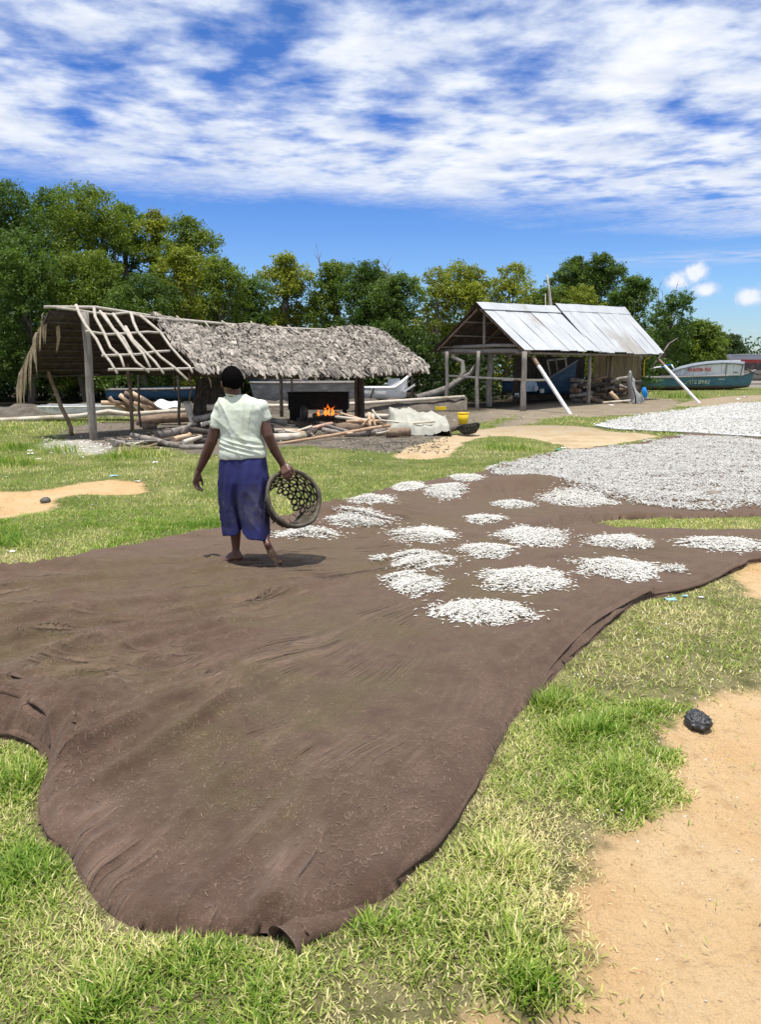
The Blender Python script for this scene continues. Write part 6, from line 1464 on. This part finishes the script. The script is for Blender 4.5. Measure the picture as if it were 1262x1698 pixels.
for i in range(5):
    p = H_.lerp(Tt, .60) + Vector((0, .030 - .0155 * i, .016)); q = H_.lerp(Tt, 1.0 - (.0, .02, .05, .09, .15)[i] * .8) + Vector((-.005, .034 - .017 * i, .010))
    caps.append((p, q, .014, (.0125, .0095, .009, .0085, .008)[i]))
# right foot: sole towards the camera, toes on the cloth
RT = P(466, 937)
for _i in range(4): _g = h1(RT.x, RT.y) + .012; RT = P(466, 937, _g)
RH = PD(446.5, 912, RT.y - .035); fd = (RT - RH).normalized(); fn = Vector((-.15, -1, .25)); fn = (fn - fd * fn.dot(fd)).normalized(); fs = fd.cross(fn).normalized()
Mf = Matrix((fs, fd, fn)).transposed()
L_ = (RT - RH).length
caps += [(Bp(443.5, 903, -.14), RH + fd * .02 - fn * .02, .028, .028)]
ells = [(RH + fd * .022, (.031, .036, .026), Mf), (RH + fd * L_ * .42, (.027, .07, .021), Mf), (RH + fd * L_ * .72, (.040, .042, .020), Mf)]
for i in range(5):
    p = RH + fd * L_ * .82 + fs * (.030 - .0155 * i); q = RH + fd * L_ * (1.02 - (.0, .02, .05, .09, .14)[i]) + fs * (.033 - .017 * i) + fn * .004
    caps.append((p, q, .012, (.012, .009, .0085, .008, .0075)[i]))
# head: skull, jaw, nose, lips, ears; she looks away and a little to the left
fw = Vector((-.42, .9, -.02)).normalized(); rt = fw.cross(Vector((0, 0, 1))).normalized()
Mh = Matrix((rt, fw, Vector((0, 0, 1)))).transposed()
ells += [(hd + Vector((0, 0, .012)), (.076, .094, .092), Mh), (hd + fw * .030 - Vector((0, 0, .048)), (.058, .066, .062), Mh), (hd + fw * .095 - Vector((0, 0, .02)), (.017, .022, .024), Mh), (hd + fw * .088 - Vector((0, 0, .058)), (.026, .016, .012), Mh), (hd + fw * .078 - Vector((0, 0, .088)), (.026, .022, .02), Mh),
         (hd + rt * .077 - Vector((0, 0, .012)) - fw * .004, (.010, .020, .031), Mh), (hd - rt * .077 - Vector((0, 0, .012)) - fw * .004, (.010, .020, .031), Mh), (hd + fw * .084 + rt * .03 + Vector((0, 0, .012)), (.022, .012, .012), Mh), (hd + fw * .084 - rt * .03 + Vector((0, 0, .012)), (.022, .012, .012), Mh)]
caps += hand(Bp(328, 784, .03), Bp(324.5, 799, .03), (.9, -.25, 0), 1, (.45, .55, .45), 1.0, thumb_side=1)
GR = Bp(476, 786, .0)
caps += hand(Bp(470, 771, .02), Bp(474.5, 783, -.035), (.15, 1, -.35), 1, (.75, 1.0, .9), .98, thumb_side=-1)
fused('body', caps, ells, .0055, M_SKIN, 4)
# eyes
for sgn in (-1, 1):
    c = hd + fw * .086 + rt * .030 * sgn + Vector((0, 0, .004)); mb = lathe([(0, -.011), (.008, -.008), (.011, 0), (.008, .008), (0, .011)], 10); o = link('eye', mb.mesh('eye'), M_WHITEP); o.location = c; put(o, woman)
# soles
mb = MB(); vs = []
def solepatch(nm, prof, M, org):
    mb = MB(); top = []
    for (a_, w0, w1) in prof: top.append([org + M @ Vector((w0 + (w1 - w0) * j / 4, a_, .0285 - .0035 * abs(j - 2) - (.006 if .05 < a_ < .11 else 0))) for j in range(5)])
    mb.sheet(top); put(mb.build(nm, M_SOLE), woman)
solepatch('sole', [(-.008, -.012, .012), (.005, -.022, .022), (.03, -.026, .026), (.06, -.020, .024), (.09, -.020, .028), (.115, -.030, .035), (.14, -.034, .038), (L_ * .88, -.03, .038), (L_ * .98, -.01, .036)], Mf, RH)
# hair cap: from the hairline over the crown to the nape
bm = bmesh.new(); bmesh.ops.create_icosphere(bm, subdivisions=5, radius=1)
for v in list(bm.verts):
    q = v.co.copy(); lim = (-.66 + .22 * abs(q.x)) if q.y < .1 else (-.52 + (q.y - .1) * 1.15)
    n_ = 1 + .035 * (float(vn(q.x * 14 + q.z * 9, q.y * 14 + q.z * 7, 2)) - .5)
    v.co = hd + Vector((0, 0, .014)) + Mh @ Vector((q.x * .083 * n_, (q.y * .102 - .002) * n_, q.z * .104 * n_ if q.z > 0 else q.z * .115))
    if q.z < lim: v.tag = True
bmesh.ops.delete(bm, geom=[v for v in bm.verts if v.tag], context='VERTS')
me = bpy.data.meshes.new('hair'); bm.to_mesh(me); bm.free(); me.polygons.foreach_set('use_smooth', [True] * len(me.polygons)); o = link('hair', me, M_HAIR); put(o, woman)
# t-shirt
SH = [(655, 375, 404, .050, 0), (659, 368, 414, .062, 0), (664, 361, 426, .075, .0), (670, 357, 436, .088, 0), (678, 357, 440, .100, 0), (692, 361, 437, .110, 0), (706, 364, 435, .116, 0), (722, 366, 434, .118, 0), (738, 366.5, 436, .120, 0), (748, 366, 437.5, .126, 0), (758, 365, 439, .132, 0)]
def shirt_extra(bm):
    rings = []
    for (py, xl, xr, dy, _) in SH:
        c = Bp((xl + xr) / 2, py); hw = (Bp(xr, py).x - Bp(xl, py).x) / 2; ring = []
        for k in range(40):
            a = 2 * math.pi * k / 40; ring.append(bm.verts.new((c.x + hw * math.copysign(abs(math.cos(a)) ** .85, math.cos(a)), c.y + dy * math.copysign(abs(math.sin(a)) ** .9, math.sin(a)), c.z + (0.0 if py < 750 else 0.012 * math.cos(a + .3)))))
        rings.append(ring)
    for i in range(len(rings) - 1):
        for k in range(40): bm.faces.new((rings[i][k], rings[i][(k + 1) % 40], rings[i + 1][(k + 1) % 40], rings[i + 1][k]))
    bm.faces.new(rings[0]); bm.faces.new(rings[-1][::-1])
    for (a, b_, r0, r1) in [(Bp(368, 676), Bp(361, 709), .058, .058), (Bp(430, 676), Bp(440.5, 697), .056, .045)]:
        mb = MB(); mb.tube([a.lerp(b_, i / 6) for i in range(7)], [r0 + (r1 - r0) * i / 6 for i in range(7)], 24)
        vs = [bm.verts.new(v) for v in mb.v]
        for f in mb.f: bm.faces.new([vs[i] for i in f])
sh = fused('t_shirt', [], [(Bp(368, 675), (.058, .065, .05)), (Bp(431, 675), (.058, .065, .05))], .0055, M_SHIRT, 4, shirt_extra)
def fold_mesh(o, fn):
    me = o.data; n = len(me.vertices); co_ = np.empty(n * 3, np.float32); me.vertices.foreach_get('co', co_); co_ = co_.reshape(-1, 3).astype(float)
    no = np.empty(n * 3, np.float32); me.vertices.foreach_get('normal', no); no = no.reshape(-1, 3)
    me.vertices.foreach_set('co', (co_ + no * fn(co_)[:, None]).astype(np.float32).ravel()); me.update()
sc_ = Bp(400, 700); 
def rdg(v, p): return (1 - np.abs(2 * v - 1)) ** p
def shirt_fold(c):
    x_ = (c[:, 0] - sc_.x); z_ = (c[:, 2] - sc_.z)
    diag = rdg(vn(x_ * 11 + z_ * 7 + 3, z_ * 3.5 - x_ * 3, 5), 2.2) * .011
    drape = rdg(vn(x_ * 22 - z_ * 2.5 * np.sign(x_), z_ * 3.0 + 9, 15), 2.5) * .007 * sstep(z_, -.2, .1)
    low = rdg(vn(x_ * 3.0 + 1, z_ * 30 + x_ * 8, 25), 2) * .016 * sstep(-z_, .08, .17) * sstep(z_, -.30, -.22)
    fine_ = (fbm(x_ * 30, z_ * 30 + c[:, 1] * 20, 35, 2) - .5) * .004
    return diag + drape + low + fine_ - .003
fold_mesh(sh, shirt_fold)
mb = MB(); c = Bp(389.5, 656.5); ring = [Vector((c.x + .066 * math.cos(a), c.y + .058 * math.sin(a), c.z + .010 * math.cos(a) * -1 + .004)) for a in [2 * math.pi * k / 30 for k in range(31)]]
mb.tube(ring, .0065, 6, cap=False); put(mb.build('collar', M_SHIRT), woman)
# wrap skirt
SK = [(748, 366.5, 437.0, 0.11399999999999999), (756, 365.6, 438.9, 0.1216), (766, 365.2, 439.8, 0.1311), (780, 364.8, 441.7, 0.1425), (797, 364.3, 443.7, 0.15009999999999998), (815, 364.8, 444.2, 0.14725), (835, 365.8, 444.2, 0.1425), (855, 368.8, 445.2, 0.1425), (869, 371.8, 446.2, 0.1425), (884, 373.8, 446.7, 0.14725)]
g = []; NA = 120
def skrow(f):
    q = f * (len(SK) - 1); i = min(int(q), len(SK) - 2); u = q - i; a, b_ = SK[i], SK[i + 1]; return [a[k] + (b_[k] - a[k]) * u for k in range(4)]
NR = 60
for i in range(NR):
    f = i / (NR - 1); py, xl, xr, dy = skrow(f); row = []
    for k in range(NA):
        a = 2 * math.pi * k / (NA - 1); ca, sa = math.cos(a), math.sin(a)
        hw = (Bp(xr, py).x - Bp(xl, py).x) / 2; c = Bp((xl + xr) / 2, py)
        back = max(0, -sa)                       # side facing the camera
        X = ca
        slit = math.exp(-((X + 0.32 - .16 * f) / .085) ** 2) * max(0, (f - .45) / .55) * back
        fold = .006 * math.sin(a * 9 + f * 3) * f + .011 * (float(rdg(vn(np.array(a * 2.6 + f * 2.0), np.array(f * 2.2 - X * 1.5), 3), 2)) - .3) * min(1, f * 2.5) + .010 * float(rdg(vn(np.array(X * 2.3 - f * 4.2 + 4), np.array(f * 2.4 + X), 7), 3)) * back
        k_ = 1 - .0 * slit; rad = 1 + fold / .15
        x_ = c.x + hw * math.copysign(abs(ca) ** .9, ca) * rad; y_ = c.y + (dy * math.copysign(abs(sa) ** .85, sa)) * rad + slit * .10 - (.16 * f ** 1.3 * max(0, X + .05) * back)
        hem = f ** 6; z_ = c.z + hem * (-.022 * max(0, X) * (1 + back * .4) + .055 * math.exp(-((X + .12) / .2) ** 2) * back + .008 * math.sin(a * 5))
        row.append(Vector((x_, y_, z_)))
    g.append(row)
mb = MB(); mb.sheet(g); o = mb.build('wrap_skirt', M_SKIRT); put(o, woman)
so = o.modifiers.new('t', 'SOLIDIFY'); so.thickness = .004
mb = MB(); e = [r_ for r_ in g[-1]]

# the basket in her hand
M_BASK = surf('grimy_basket', (0.050, 0.040, 0.026), (0.12, 0.10, 0.066), scale=18, rough=.6, bump=.8, bdist=.006, spec=.45, c3=(.04, .033, .024))
bc = Bp(487.5, 826, -.03)
zax = Vector((.54, -.72, .44)).normalized()      # opening looks back to the camera and a little right and up
xax = Vector((0, 0, 1)).cross(zax).normalized() * -1; xax = (Vector((1, .25, 0)) - zax * Vector((1, .25, 0)).dot(zax)).normalized(); yax = zax.cross(xax)
Mb = Matrix.Translation(bc) @ Matrix((xax, yax, zax)).transposed().to_4x4() @ Matrix.Diagonal((1.08, 1.12, 1, 1))
root = thing('woven_basket', tuple(bc), 'round grimy openwork basket with a broken bottom held by the rim in her right hand', 'basket')
def brk(th, v):
    return (v > .55 and (2.6 < th < 5.2)) or (v > .8 and 1.9 < th < 5.9)
woven_bowl('lattice', .205, .25, 16, 5, .60, M_BASK, Mb, root, broken=brk, rim_r=.0165, base_r=.50)
# matted lining left in the lower part and the broken bottom edge
gq = []
for i in range(16):
    th = R(205) + R(125) * i / 15; row = []
    for j in range(7):
        v = .05 + .75 * j / 6; r_ = .205 * (1 - .45 * v ** 1.8) - .009; row.append(Mb @ Vector((r_ * math.cos(th), r_ * math.sin(th), -.25 * v + .004 * math.sin(i * 2.3 + j))))
    gq.append(row)
mb = MB(); mb.sheet(gq, .004); put(mb.build('lining', M_BASK), root)
for k in range(7):
    th = R(150 + k * 28); a = Mb @ Vector((.16 * math.cos(th), .16 * math.sin(th), -.19)); b_ = Mb @ Vector((.10 * math.cos(th + .3), .10 * math.sin(th + .3), -.24)); mb = MB(); mb.tube([a, a.lerp(b_, .5) + Vector((.004, 0, .006)), b_], [.006, .005, .002], 5); put(mb.build('broken_cane', M_BASK), root)
